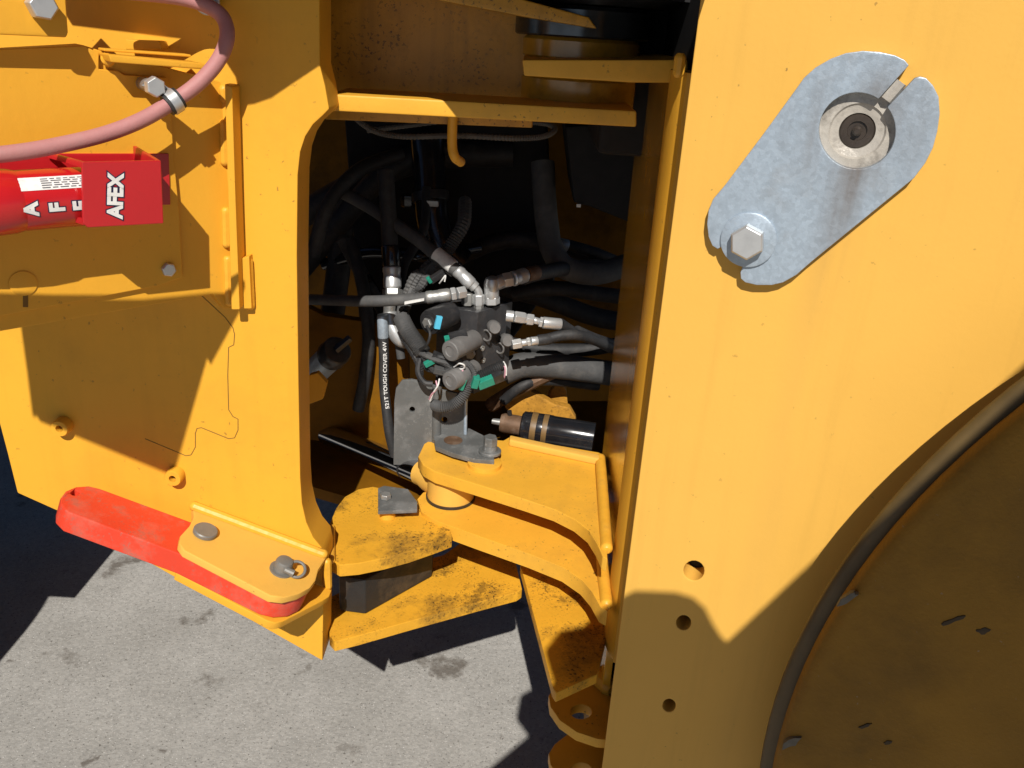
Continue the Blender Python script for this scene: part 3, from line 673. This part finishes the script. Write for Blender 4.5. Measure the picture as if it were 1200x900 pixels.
for (u, v, s) in ((577, 382, 1), (592, 397, 1)):
    c = FR(u, v, .004)
    build('dust_cap', MB().lathe([(.0088, 0), (.0105, .003), (.0105, .016), (.0085, .020)], c, (nR_+Vector((-.5, -.5, .2))).normalized(), 20), 'coil', vb)
    e1 = Vector((.8, -.6, 0)); q = c+Vector((-.008, -.012, -.012))
    build('cap_ring', MB().tube([q+(e1*math.cos(R(a))+uz*math.sin(R(a)))*.0085 for a in range(0, 361, 20)], .0016, 6, sub=2, caps=False), 'coil' if s else 'zinc', vb)

def hose_thing(name, label, cat, path, r, mat='black_rubber', segs=(), group=None, n=14, conv=0, rib=False):
    """path: (u,v,y) list; segs: (i0,i1,r,shape,mat,partname) straight pieces between px points"""
    P = [PY(*p) for p in path] if path else []
    base = P[0] if P else PY(*segs[0][0])
    t = thing(name, label, cat, base, group)
    if P:
        rf_ = (lambda i, k, m: 1.0+(.09 if i % 2 else -.09)) if rib else None
        build('hose_body', MB().tube(P, r, n, sub=conv or 8, rfun=rf_), mat, t)
    for a, b, rr, sh, mt, nm in segs:
        A, B = PY(*a), PY(*b); d = (B-A); h = d.length; d.normalize()
        m = MB()
        if sh == 'hex': m.hexa(A, d, rr, h, up, ch=.08)
        elif sh == 'cone': m.lathe([(rr, 0), (rr*.45, h)], A, d, 20)
        elif sh == 'crimp': m.lathe([(rr*.86, 0), (rr, h*.06), (rr, h*.25), (rr*.94, h*.3), (rr*.94, h*.5), (rr, h*.55), (rr, h*.92), (rr*.86, h)], A, d, 24)
        else: m.lathe([(rr*.94, 0), (rr, h*.05), (rr, h*.95), (rr*.94, h)], A, d, 24)
        build(nm, m, mt, t, bevel=.0004 if sh == 'hex' else 0)
    return t
Y0 = 1.26
# diagonal hose into the top of the block
dh = hose_thing('hydraulic_hose', 'black hose with white label running diagonally down into the valve block top', 'hose',
    [(395, 222, 1.42), (430, 241, 1.38), (462, 262, 1.34), (490, 281, 1.31), (515, 302, 1.285), (536, 318, 1.27)], .0105, 'grey_rubber',
    [((535, 316, 1.268), (553, 334, 1.262), .0105, 'crimp', 'zinc', 'crimp'), ((553, 333, 1.262), (557, 337, 1.262), .0085, 'cyl', 'zinc', 'collar'),
     ((561, 345, 1.262), (561, 357, 1.262), .0095, 'hex', 'zinc', 'hex_nut'), ((561, 356, 1.262), (561, 363, 1.262), .0078, 'hex', 'zinc_dull', 'hex_adapter')])
build('elbow_tube', MB().tube([PY(555, 335, 1.262), PY(559, 339, 1.262), PY(561, 343, 1.262), PY(561, 347, 1.262)], .0062, 12), 'zinc', dh)
build('label_sleeve', MB().tube([PY(511, 297, 1.288), PY(531, 313, 1.272)], .0113, 16, smooth=False), 'white_print', dh)
# elbow fitting with hose to the right
eh = hose_thing('elbow_hose', 'hose on a zinc elbow fitting rising from the valve block top towards the right', 'hose',
    [(612, 325, 1.30), (640, 318, 1.36), (690, 312, 1.5), (740, 310, 1.65)], .0125, 'black_rubber',
    [((576, 356, 1.27), (576, 347, 1.27), .0130, 'hex', 'zinc', 'hex_nut'), ((576, 349, 1.27), (576, 330, 1.27), .0118, 'cyl', 'zinc', 'elbow_body'),
     ((577, 334, 1.268), (590, 329, 1.275), .0110, 'cyl', 'zinc', 'elbow_arm'), ((589, 329, 1.275), (600, 327, 1.28), .0125, 'hex', 'zinc', 'hex_nut'), ((600, 327, 1.28), (616, 322, 1.30), .0120, 'crimp', 'zinc', 'crimp'),
     ((616, 322, 1.30), (629, 319, 1.32), .0118, 'cyl', 'rust_metal', 'rusty_sleeve')])
build('elbow_bend', MB().lathe([(.004, -.0125), (.0095, -.0105), (.0122, -.004), (.0125, .003), (.0105, .0095), (.005, .0125)], PY(577, 333, 1.268), (PY(576, 330, 1.27)-PY(576, 347, 1.27)), 24), 'zinc', eh)
# left horizontal hose
lh = hose_thing('left_hose', 'grey hose with a crimped fitting entering the valve block from the left', 'hose',
    [(330, 350, 1.36), (397, 352, 1.28), (430, 353, 1.245), (460, 352, 1.235), (500, 349, 1.235)], .0088, 'grey_rubber',
    [((499, 349, 1.235), (528, 345, 1.24), .0100, 'crimp', 'zinc_dull', 'crimp'), ((528, 345, 1.24), (534, 344, 1.242), .0108, 'hex', 'zinc', 'hex_nut'), ((535, 344, 1.243), (545, 342, 1.25), .0100, 'hex', 'zinc', 'hex_nut'),
     ((548, 357, 1.265), (548, 343, 1.265), .0100, 'hex', 'zinc_dull', 'hex_adapter')])
build('white_stripe', MB().prism([PY(474, 354, 1.222), PY(497, 350, 1.222), PY(497, 352.5, 1.222), PY(474, 357, 1.222)], (0, .004, 0)), 'white_print', lh)
# right hoses
hose_thing('upper_right_hose', 'upper of two slim hoses with zinc fittings leaving the valve block right side', 'hose',
    [(676, 388, 1.285), (700, 398, 1.33), (740, 410, 1.42)], .009, 'black_rubber',
    [((593, 370, 1.25), (602, 371, 1.25), .0088, 'cyl', 'zinc', 'collar'), ((602, 371, 1.25), (615, 373, 1.255), .0096, 'hex', 'zinc', 'hex_nut'), ((615, 373, 1.255), (618, 374, 1.256), .0075, 'cyl', 'zinc', 'neck'), ((617, 374, 1.256), (625, 375, 1.258), .0095, 'hex', 'zinc', 'hex_nut'),
     ((625, 375, 1.258), (632, 377, 1.26), .0055, 'cyl', 'zinc', 'neck'), ((632, 377, 1.26), (636, 378, 1.26), .0088, 'hex', 'zinc', 'collar'), ((636, 378, 1.262), (657, 380, 1.27), .0092, 'cyl', 'zinc', 'crimp'), ((657, 380, 1.27), (677, 389, 1.285), .0092, 'cone', 'black_rubber', 'boot')])
hose_thing('lower_right_hose', 'lower of two slim hoses with zinc fittings leaving the valve block right side', 'hose',
    [(642, 397, 1.26), (660, 393, 1.265), (679, 393, 1.275), (700, 400, 1.31), (740, 420, 1.4)], .0085, 'black_rubber',
    [((600, 404, 1.245), (611, 402, 1.248), .0085, 'hex', 'zinc', 'hex_nut'), ((611, 402, 1.248), (618, 401, 1.25), .0055, 'cyl', 'zinc', 'neck'), ((618, 401, 1.25), (622, 400, 1.25), .0075, 'hex', 'zinc', 'collar'), ((622, 400, 1.25), (632, 399, 1.255), .0068, 'cyl', 'zinc', 'crimp'), ((630, 399, 1.255), (645, 397, 1.26), .0088, 'cyl', 'black_rubber', 'boot')])
# vertical hose with crimp, left
hose_thing('vertical_hose', 'dark vertical hose with a wide silver crimp left of the valve block', 'hose',
    [(452, 200, 1.36), (455, 250, 1.34), (457, 290, 1.325), (459, 318, 1.315)], .0130, 'black_rubber',
    [((457, 288, 1.325), (459, 312, 1.315), .0142, 'cyl', 'black_gloss', 'sleeve'), ((459, 312, 1.315), (460, 338, 1.305), .0145, 'crimp', 'zinc', 'crimp'), ((460, 339, 1.305), (460, 347, 1.30), .0165, 'hex', 'zinc_dull', 'hex_nut'), ((457, 347, 1.30), (456, 372, 1.30), .0095, 'cyl', 'zinc_dull', 'adapter')])
build_e = hose_thing('bent_pipe', 'bright curved zinc elbow pipe half hidden behind the wiring harness', 'pipe', [(456, 366, 1.30), (458, 378, 1.295), (463, 390, 1.29), (470, 398, 1.29), (480, 400, 1.30)], .0125, 'zinc')
wh = hose_thing('printed_hose', 'black hose with white printed words hanging down left of the grey bracket', 'hose',
    [(449, 395, 1.275), (450, 420, 1.27), (450, 450, 1.265), (453, 480, 1.255), (457, 510, 1.245), (466, 545, 1.24)], .0083, 'black_rubber',
    [((448, 369, 1.275), (449, 396, 1.275), .0085, 'cyl', 'galvanised', 'crimp')])
def text_on(path, r, txt, size, s_mid, side, mat, par, sx=1.0, ang=0.0):
    P = catmull([PY(*p) for p in path], 12)
    S_ = [0]
    for i in range(1, len(P)): S_.append(S_[-1]+(P[i]-P[i-1]).length)
    V, F = text_mesh(txt, size, .00015); out = []
    for q in V:
        s = s_mid - q.x*sx; i = max(1, min(len(P)-1, next((k for k in range(len(S_)) if S_[k] >= s), len(P)-1)))
        f = (s-S_[i-1])/max(1e-9, S_[i]-S_[i-1]); p = P[i-1].lerp(P[i], f); t = (P[i]-P[i-1]).normalized()
        e0 = (CAM-p); e0 = (e0-t*e0.dot(t)).normalized(); e1 = t.cross(e0)
        a = ang + q.y/r*side
        out.append(p+(e0*math.cos(a)+e1*math.sin(a))*(r+.0004))
    build('lettering', MB().add(out, F), mat, par)
text_on([(449, 395, 1.275), (450, 420, 1.27), (450, 450, 1.265), (453, 480, 1.255), (457, 510, 1.245), (466, 545, 1.24)], .0083, '521T TOUGH COVER 4W', .0082, .062, 1, 'white_print', wh, sx=1.2, ang=-.25)

# wiring harness: loose bundle with connectors
hs = thing('wiring_harness', 'tangled black wiring harness with green connectors hanging on the valve block', 'wiring harness', PY(510, 420, 1.2))
def strand(pts, r, mat='black_rubber', nm='wire', rib=False, sub=8):
    build(nm, MB().tube([PY(*p) for p in pts], r, 8, sub=sub, rfun=(lambda i, k, m: 1+(.10 if i % 2 else -.10)) if rib else None), mat, hs)
strand([(470, 372, 1.25), (478, 388, 1.225), (488, 402, 1.21), (496, 414, 1.20)], .0125, 'grey_rubber', 'conduit', True, 14)
strand([(476, 362, 1.26), (470, 376, 1.25), (474, 396, 1.23), (490, 424, 1.20), (492, 440, 1.20)], .006, 'black_rubber', 'conduit', True, 14)
strand([(545, 235, 1.40), (543, 262, 1.34), (530, 285, 1.32), (516, 305, 1.31), (497, 325, 1.30), (484, 345, 1.29)], .0105, 'grey_rubber', 'conduit', True, 16)
for k in range(7):
    o = [(random.uniform(-7, 7), random.uniform(-7, 7)) for _ in range(5)]
    strand([(520+o[0][0], 300+o[0][1], 1.31), (505+o[1][0], 312+o[1][1], 1.30), (490+o[2][0], 328+o[2][1], 1.29), (480+o[3][0]*.6, 345+o[3][1], 1.285), (474+o[4][0]*.4, 366, 1.27)], random.uniform(.004, .007), random.choice(['black_rubber', 'grey_rubber', 'grey_rubber']), 'wire', k % 2 == 0, 12)
for k in range(8):
    a = (492+random.uniform(-8, 8), 412+random.uniform(-6, 6), 1.20)
    b = (505+random.uniform(-6, 10), 425+random.uniform(-8, 10), 1.185+random.uniform(-.01, .01))
    c = (525+random.uniform(-8, 14), 428+random.uniform(-10, 8), 1.18)
    d = (548+random.uniform(-8, 10), 435+random.uniform(-10, 14), 1.19)
    strand([a, b, c, d], random.uniform(.0025, .0048), 'black_rubber' if k % 3 else 'grey_rubber', 'wire', k % 2 == 0, 10)
strand([(500, 382, 1.19), (504, 392, 1.178), (500, 404, 1.178), (492, 410, 1.19)], .0022)
strand([(492, 420, 1.2), (490, 436, 1.19), (497, 448, 1.185), (507, 450, 1.185)], .0045)
strand([(508, 474, 1.19), (518, 477, 1.178), (532, 474, 1.178), (543, 463, 1.18), (549, 448, 1.185), (550, 436, 1.185)], .0085, 'grey_rubber', 'conduit', True, 14)
strand([(560, 441, 1.185), (575, 434, 1.19), (590, 428, 1.20)], .0075, 'black_rubber', 'conduit', True, 14)
strand([(552, 452, 1.18), (556, 440, 1.175), (552, 430, 1.18), (545, 424, 1.19)], .004, 'grey_rubber', 'conduit', True, 12)
for pts, mt in (([(511, 446, 1.18), (512, 455, 1.175), (506, 462, 1.175), (503, 468, 1.18)], 'wire_pink'), ([(515, 444, 1.18), (513, 452, 1.172), (508, 460, 1.175), (504, 470, 1.18)], 'wire_white'),
                ([(532, 430, 1.175), (538, 426, 1.168), (544, 428, 1.168), (543, 432, 1.172), (536, 433, 1.175)], 'wire_white'), ([(530, 434, 1.175), (537, 437, 1.17), (543, 434, 1.172)], 'wire_pink'),
                ([(589, 426, 1.2), (592, 432, 1.19), (591, 442, 1.19), (588, 446, 1.2)], 'wire_pink'), ([(590, 424, 1.2), (593, 430, 1.192), (593, 440, 1.19)], 'wire_white')):
    strand(pts, .0013, mt)
def connector(u, v, y, sx, sy, sz, rz, ry, mat): build('connector', MB().box(PY(u, v, y), sx, sy, sz, Euler((.2, ry, rz)).to_matrix()), mat, hs, bevel=.0012)
connector(537, 395, 1.19, .028, .016, .014, .2, -.25, 'black_metal'); connector(524, 398, 1.182, .008, .010, .010, .2, -.2, 'green_plastic')
connector(503, 425, 1.18, .016, .008, .008, .2, -.5, 'green_plastic'); connector(542, 449, 1.175, .008, .012, .020, .2, .25, 'green_plastic')
connector(569, 447, 1.18, .026, .014, .014, .3, -.35, 'green_plastic'); connector(583, 441, 1.185, .016, .016, .015, .3, -.35, 'black_metal')
connector(557, 447, 1.172, .010, .014, .018, .2, .2, 'green_plastic')
connector(515, 420, 1.185, .024, .014, .012, .1, .4, 'black_metal'); connector(516, 434, 1.18, .020, .012, .010, .1, .2, 'grey_rubber')
connector(512, 324, 1.27, .026, .010, .010, .2, -.6, 'black_metal'); connector(503, 328, 1.265, .006, .008, .010, .2, -.6, 'green_plastic')
strand([(515, 332, 1.26), (518, 328, 1.255), (522, 323, 1.255), (521, 330, 1.255)], .0012, 'wire_white')
# manifold neighbour: small fittings behind the bundle
for i, (u, v) in enumerate(((543, 320), (526, 322))):
    pass

# ------------------------------------------------------------------ grey folded bracket carrying the block
gb = thing('grey_bracket', 'grey scuffed folded steel bracket plate standing below the valve block', 'bracket', PY(505, 535, 1.2))
GP = YP(1.215)
build('wide_plate', MB().prism(GP.poly([(462, 470), (464, 455), (471, 446), (482, 445), (512, 452), (512, 545), (461, 545)]), (0, .006, 0), [GP.poly(circ(483, 480, 3.2))]), 'grey_paint', gb, bevel=.001)
build('fold', MB().tube([GP(512, 452)+Vector((0, .003, 0)), GP(511, 545)+Vector((0, .003, 0))], .008, 12, smooth=False), 'grey_paint', gb)
G2 = yaw_plane(GP(512, 500), 12)
build('narrow_plate', MB().prism(G2.poly([(514, 456), (540, 462), (545, 458), (547, 462), (545, 545), (514, 545)]), -G2.n*.006, [G2.poly(circ(521, 492, 3.4))]), 'grey_paint', gb, bevel=.001)
build('edge_rib', MB().tube([G2(549, 453, .001), G2(546, 470, .001), G2(545, 540, .001)], .0028, 10), 'galvanised', gb)

# ------------------------------------------------------------------ round filler cap
fc_ = PY(396, 410, 1.24); axf = (PY(412, 398, 1.21)-PY(372, 436, 1.30)).normalized()
fcp = thing('filler_cap', 'black ribbed filler cap on a pale round neck at the left side of the opening', 'filler cap', PY(385, 435, 1.26))
build('cap', MB().lathe([(.0235, -.030), (.0245, -.026), (.0235, -.02), (.0235, -.004), (.021, .0), (.012, .001)], fc_, axf, 36), 'black_metal', fcp)
build('cap_tab', MB().box(fc_+axf*.006+Vector((.006, 0, .008)), .030, .010, .008, Euler((.3, -.7, .3)).to_matrix()), 'black_metal', fcp, bevel=.001)
build('neck', MB().lathe([(.0215, -.13), (.0215, -.030)], fc_, axf, 36), 'galvanised', fcp)

# ------------------------------------------------------------------ black cylinder with yellow scuffs behind the clevis
ab = thing('black_canister', 'black steel canister with yellow scuff bands lying behind the yellow clevis plate', 'canister', PY(650, 520, 1.27))
A, B = PY(611, 499, 1.29), PY(696, 513, 1.27); d = (B-A).normalized(); Lc = (B-A).length
build('body', MB().lathe([(.022, 0), (.0255, .003), (.0255, .010), (.0262, .011), (.0262, Lc*.42), (.0255, Lc*.43), (.0255, Lc)], A, d, 48), 'black_gloss', ab)
for t0, t1 in ((.14, .22), (.30, .37)):
    build('scuff_band', MB().lathe([(.0264, Lc*t0), (.0265, Lc*t0+.001), (.0265, Lc*t1-.001), (.0264, Lc*t1)], A, d, 48), 'scuffed', ab)
build('neck', MB().lathe([(.0155, -.035), (.0165, -.03), (.0165, .002)], A, d, 32), 'rust_metal', ab)
build('nipple', MB().lathe([(.005, -.05), (.006, -.034)], A, d, 12), 'zinc_dull', ab)
build('nipple', MB().tube([A-d*.02+uz*.012, A-d*.022+uz*.024], .004, 8), 'rust_black', ab)

# ------------------------------------------------------------------ other hoses in the dark
hose_thing('wide_grey_hose', 'wide grey rubber hose lying sunlit behind the valve block, above the canister', 'hose', [(590, 436, 1.32), (612, 428, 1.33), (640, 428, 1.34), (670, 431, 1.35), (705, 436, 1.37), (760, 445, 1.42)], .0215, 'grey_rubber', n=24)
hose_thing('curved_hose', 'thick black hose bending from vertical to the right in the upper right of the opening', 'hose', [(636, 190, 1.48), (638, 230, 1.46), (641, 262, 1.45), (646, 290, 1.44), (660, 312, 1.43), (685, 320, 1.43), (712, 318, 1.45), (760, 300, 1.5)], .0200, 'grey_rubber', n=20)
hose_thing('thin_side_hose', 'thin hose with a pale end crossing behind the thick curved hose', 'hose', [(652, 284, 1.52), (680, 291, 1.53), (712, 302, 1.55), (745, 318, 1.58)], .0105, 'black_rubber',
           [((653, 285, 1.515), (665, 288, 1.52), .0112, 'cyl', 'galvanised', 'pale_sleeve')])
bp2 = hose_thing('black_pipe', 'glossy black bent pipe with clamp in the upper middle of the opening', 'pipe', [(500, 160, 1.52), (503, 200, 1.50), (505, 238, 1.48), (508, 262, 1.47), (518, 290, 1.46), (540, 310, 1.46)], .0290, 'black_gloss', n=24)
build('pipe_clamp', MB().tube([PY(504, 226, 1.485), PY(505, 236, 1.48)], .0325, 24, smooth=False), 'black_metal', bp2)
build('clamp_screw', MB().box(PY(507, 238, 1.445), .02, .012, .010), 'zinc_dull', bp2, bevel=.001)
hose_thing('side_pipe', 'short dark stub fitting beside the black bent pipe', 'fitting', None, .02, segs=[((478, 228, 1.5), (478, 242, 1.5), .013, 'hex', 'black_gloss', 'stub')])
hose_thing('dark_hose_pair', 'dark hose rising steeply along the left side of the opening', 'hose', [(402, 280, 1.42), (415, 305, 1.41), (428, 328, 1.40), (440, 348, 1.40), (455, 375, 1.42)], .012, 'black_rubber',
           [((426, 324, 1.40), (439, 346, 1.40), .0125, 'cyl', 'black_gloss', 'sleeve')])
hose_thing('dark_cross_hose', 'dark hose crossing behind the diagonal labelled hose', 'hose', [(380, 310, 1.5), (430, 296, 1.46), (470, 297, 1.43), (500, 300, 1.42), (560, 290, 1.5)], .0105, 'black_gloss')
for i, (pts, r, lb) in enumerate((([(340, 330, 1.5), (400, 260, 1.5), (450, 205, 1.52), (520, 170, 1.55)], .020, 'thick dark hose sweeping up across the shaded upper left of the opening'),
                     ([(340, 260, 1.55), (420, 215, 1.56), (500, 185, 1.6), (600, 180, 1.62)], .024, 'thick dark hose running level high in the shaded opening'),
                     ([(540, 300, 1.56), (580, 284, 1.55), (620, 282, 1.55), (700, 300, 1.6)], .016, 'dark hose curving behind the elbow fitting'),
                     ([(372, 560, 1.5), (380, 450, 1.5), (388, 380, 1.48), (398, 300, 1.5), (400, 230, 1.52)], .022, 'dark upright hose behind the filler cap'),
                     ([(570, 330, 1.5), (640, 350, 1.5), (700, 372, 1.52), (760, 380, 1.55)], .018, 'dark hose passing level behind the valve block'))):
    hose_thing('dark_hose', lb, 'hose', pts, r, 'black_rubber', n=16)

for i, (pts, r, mt, lb) in enumerate((([(470, 420, 1.3), (466, 380, 1.31), (478, 340, 1.33), (500, 320, 1.36), (530, 312, 1.4)], .007, 'grey_rubber', 'slim grey hose rising behind the wiring harness left of the valve block'),
        ([(484, 402, 1.28), (470, 350, 1.34), (474, 310, 1.38), (496, 270, 1.42), (500, 220, 1.46)], .008, 'black_rubber', 'slim dark hose climbing past the silver crimp'),
        ([(590, 470, 1.34), (612, 452, 1.33), (640, 446, 1.35), (700, 452, 1.4)], .009, 'black_rubber', 'slim dark hose just below the wide grey hose'),
        ([(420, 480, 1.34), (428, 440, 1.34), (432, 390, 1.35), (424, 330, 1.38), (410, 280, 1.42)], .011, 'black_rubber', 'dark hose standing between the filler cap and the printed hose'),
        ([(585, 400, 1.38), (640, 410, 1.38), (700, 408, 1.4), (750, 395, 1.42)], .012, 'black_rubber', 'dark hose between the slim right hoses and the wide grey hose'),
        ([(600, 345, 1.46), (650, 338, 1.46), (705, 345, 1.48), (750, 350, 1.5)], .014, 'black_rubber', 'dark hose level with the elbow fitting at the right'),
        ([(366, 300, 1.36), (385, 240, 1.38), (420, 200, 1.42), (470, 180, 1.48)], .012, 'black_rubber', 'dark hose arching over the top left corner of the opening'))):
    hose_thing('slim_hose', lb, 'hose', pts, r, mt, n=12)
# ribbed conduit loop under the crossbar
lp_pts = [(400, 120, 1.16), (416, 138, 1.16), (440, 154, 1.15), (475, 160, 1.15), (540, 159, 1.15), (600, 162, 1.15), (636, 160, 1.16), (650, 152, 1.18), (640, 145, 1.2), (600, 142, 1.22), (540, 140, 1.22), (470, 148, 1.22), (430, 153, 1.22)]
tag(build('conduit_loop', MB().tube([PY(*p) for p in lp_pts], .0036, 8, sub=26, rfun=lambda i, k, m: 1+(.13 if i % 2 else -.13)), 'grey_rubber'), 'thin grey ribbed conduit looping under the yellow crossbar', 'conduit')
yp = thing('yellow_pipe', 'short yellow bent pipe hanging down below the crossbar', 'pipe', PY(532, 185, 1.1))
build('pipe_body', MB().tube([PY(531, 128, 1.11), PY(530, 150, 1.11), PY(530, 172, 1.11), PY(533, 184, 1.11), PY(540, 190, 1.13)], .0062, 14), 'yellow_lug', yp)
# dark boxes behind
bx_ = thing('black_box', 'large black housing filling the shaded upper right of the opening', 'housing', PY(705, 230, 1.45))
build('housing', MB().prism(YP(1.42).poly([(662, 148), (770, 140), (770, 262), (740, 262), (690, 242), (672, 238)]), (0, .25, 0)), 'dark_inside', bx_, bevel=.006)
build('label_spot', MB().box(PY(678, 241, 1.41), .007, .003, .005), 'white_print', bx_)
bx2 = thing('black_tank', 'dark tank body behind the hoses in the middle of the opening', 'tank', PY(560, 330, 1.6))
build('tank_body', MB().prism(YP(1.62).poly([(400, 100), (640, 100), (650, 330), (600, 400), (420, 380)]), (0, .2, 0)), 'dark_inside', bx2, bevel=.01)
# rusty lever behind the block
rl = thing('rusty_arm', 'rust and yellow stained arm end lying in the sun below the wide grey hose', 'arm', PY(620, 470, 1.36))
build('arm', MB().tube([PY(575, 475, 1.38), PY(596, 462, 1.36), (PY(626, 446, 1.34)), PY(655, 432, 1.36)], .013, 10), 'rust_metal', rl)
build('arm_plate', MB().prism(YP(1.36).poly([(590, 474), (604, 458), (622, 458), (650, 474), (668, 478), (676, 492), (600, 492)]), (0, .02, 0)), 'rusty_yellow', rl, bevel=.003)
rl2 = build('yellow_gusset', MB().prism(YP(1.40).poly([(643, 462), (655, 446), (664, 458), (666, 478), (640, 480)]), (0, .02, 0)), 'rusty_yellow', None, bevel=.003)
tag(rl2, 'pointed yellow gusset tip catching the sun behind the canister', 'gusset')

# ------------------------------------------------------------------ tyre at the right
TO = .11                                     # outer side face stands this far out from the frame plate
pts3 = [PR(u, v, TO-.029) for u, v in ((1200, 440), (1000, 640), (890, 900))]
def circum(a, b, c):
    ab, ac = b-a, c-a; n = ab.cross(ac)
    return a+(n.cross(ab)*ac.length_squared+ac.cross(n)*ab.length_squared)/(2*n.length_squared)
TYP = Plane(PR.p+PR.n*TO, PR.n)
tcn = circum(*pts3); TR = (pts3[0]-tcn).length; tcn = tcn+PR.n*.029
print('tyre radius', TR, tcn)
ty = sub_empty('wheel', ff, tcn-uz*TR, 'worn smooth brown dusty wheel in the shade')
prof = [(TR*.3, .004), (TR*.7, .004), (TR*.9, .002), (TR*.968, .0), (TR*.979, -.004), (TR*.984, -.012), (TR*.983, -.018), (TR*.970, -.021), (TR*.9, -.07), (TR*.8, -.08), (TR*.3, -.085)]
lipp = [(TR*.960, -.0225), (TR*.991, -.0225), (TR*.998, -.025), (TR*1.0, -.029), (TR*.997, -.034), (TR*.98, -.044), (TR*.94, -.048)]
build('tyre', MB().lathe(prof, tcn, nPR, 160, close=True), 'tyre', ty, smooth=50)
build('bead_lip', MB().lathe(lipp, tcn, nPR, 160, close=True), 'lip_rubber', ty, smooth=50)
build('rim', MB().lathe([(TR*.31, -.02), (TR*.3, -.01), (TR*.27, -.05), (TR*.2, -.08), (TR*.18, -.02), (1e-3, -.02)], tcn, nPR, 64), 'yellow_lug', ty)

for k, (u, v, ln, w, ang) in enumerate(((994, 700, .026, .011, 55), (928, 868, .030, .012, 62), (1117, 725, .030, .007, 48), (1152, 737, .012, .010, 30), (1013, 849, .016, .005, 45), (1041, 868, .012, .006, 40))):
    tx = TYP(u, v, .0); d = ex*math.cos(R(ang))+uz*math.sin(R(ang)); q = nPR.cross(d); hl = spx(PR, u, v)/.85e-3
    jj = [random.uniform(.55, 1.15) for _ in range(12)]
    lip = [tx+d*(ln/2*math.cos(R(a))*jj[a//30])+q*(w*.42*math.sin(R(a))*jj[a//30])+nPR*.0026 for a in range(0, 360, 30)]
    build('tread_cut', MB().prism([p+nPR*.0006 for p in lip], -nPR*.006), 'tyre_cut' if k < 2 else 'tyre_dark', ty, bevel=.0008)

# ------------------------------------------------------------------ rear wheel and unseen added pieces that shade the joint
def shade(plane_pts, target):         # carry points towards the sun onto a plane
    return [p+sun_dir*((target.p-p).dot(target.n)/sun_dir.dot(target.n)) for p in plane_pts]
H1, H2 = ZP(1.37), ZP(1.43)
caster_l = thing('shadow_caster_left', 'unseen yellow plates added above and left of the opening to cast shadows', 'shadow_caster', (-.4, .4, 1.37))  # made-up plates out of view, added only for their shadows
s1 = shade(PL.poly([(25, 383), (66, 378), (72, 470), (100, 455), (150, 430), (205, 400), (255, 365), (292, 345), (247, 428), (243, 420), (205, 553), (196, 555), (47, 494), (43, 487), (39, 490), (34, 450)]), H1)
build('wedge_caster', MB().prism(s1, (0, 0, .01)), 'yellow', caster_l)  # outline projected sunward from the wedge shadow on the left plate
s2 = shade(PL.poly([(40, -40), (400, -40), (376, 76), (340, 100), (318, 115), (298, 122), (284, 124), (276, 90), (250, 50), (85, 30)]), H2)
build('side_plate', MB().prism(s2, (0, 0, .012)), 'yellow', caster_l)  # upper added piece, outline projected from the shadow it casts
for q in (s1[4]+Vector((-.02, -.06, .006)), s2[0]+Vector((.08, .0, .006)), s2[1]+Vector((-.05, -.0, .006))):
    build('sunward_strut', MB().tube([q, q+sun_dir*.9], .008, 10), 'yellow', caster_l)  # struts run along the sun, so they add no shadow of their own
cabf = thing('cab_underside', 'unseen dark slab under the cab, shaped to shade the joint opening', 'cab', (0, 1.3, 1.35))
build('floor_slab', MB().prism([(-.34, .89, 1.345), (-.12, .885, 1.345), (-.05, .80, 1.345), (.145, .80, 1.345), (.165, .9, 1.345), (.165, 2.1, 1.345), (-.34, 2.1, 1.345)], (0, 0, .5)), 'black_metal', cabf)  # front edge shaped so its shadow covers only part of the crossbar
PF = YP(-.13)
caster_r = thing('shadow_panel', 'unseen dark panel added behind the camera to shade the right plate and wheel', 'shadow_panel', (.5, -.13, 1.1))
s4 = shade(PR.poly([(1320, 315), (1200, 427), (1000, 613), (852, 752), (846, 747), (836, 732), (826, 712), (812, 700), (792, 694), (745, 692), (715, 706), (690, 728), (660, 735), (640, 760), (648, 800), (620, 815), (612, 850), (634, 880), (560, 930), (520, 1000), (1500, 1100)]), PF)
build('caster_panel', MB().prism(s4, (0, -.012, 0)), 'black_metal', caster_r)  # made-up panel, outline projected from the shadow on the right plate
rt_ = sub_empty('wheel', rf, Vector((-1.68, .6, 0)), None)
build('tyre', MB().lathe([(.3, .26), (.55, .26), (.63, .22), (.65, .18), (.65, -.18), (.63, -.22), (.55, -.26), (.3, -.26)], (-1.70, .60, .645), (0, 1, 0), 96, close=True), 'black_rubber', rt_)
build('rim', MB().lathe([(.31, -.2), (.29, -.1), (.1, -.1), (.09, -.18), (.001, -.18)], (-1.70, .60, .645), (0, 1, 0), 48), 'yellow_lug', rt_)
build('belly_shade_box', MB().box((-1.50, 1.5, .90), 1.0, .9, .74), 'dark_inside', rf)  # black box added behind the plate to darken the far left
build('gap_cover', MB().box((.155, 1.34, 1.24), .12, .30, .20), 'dark_inside', cabf, bevel=.01)  # dark block added to cover a bright gap beside the upper hinge
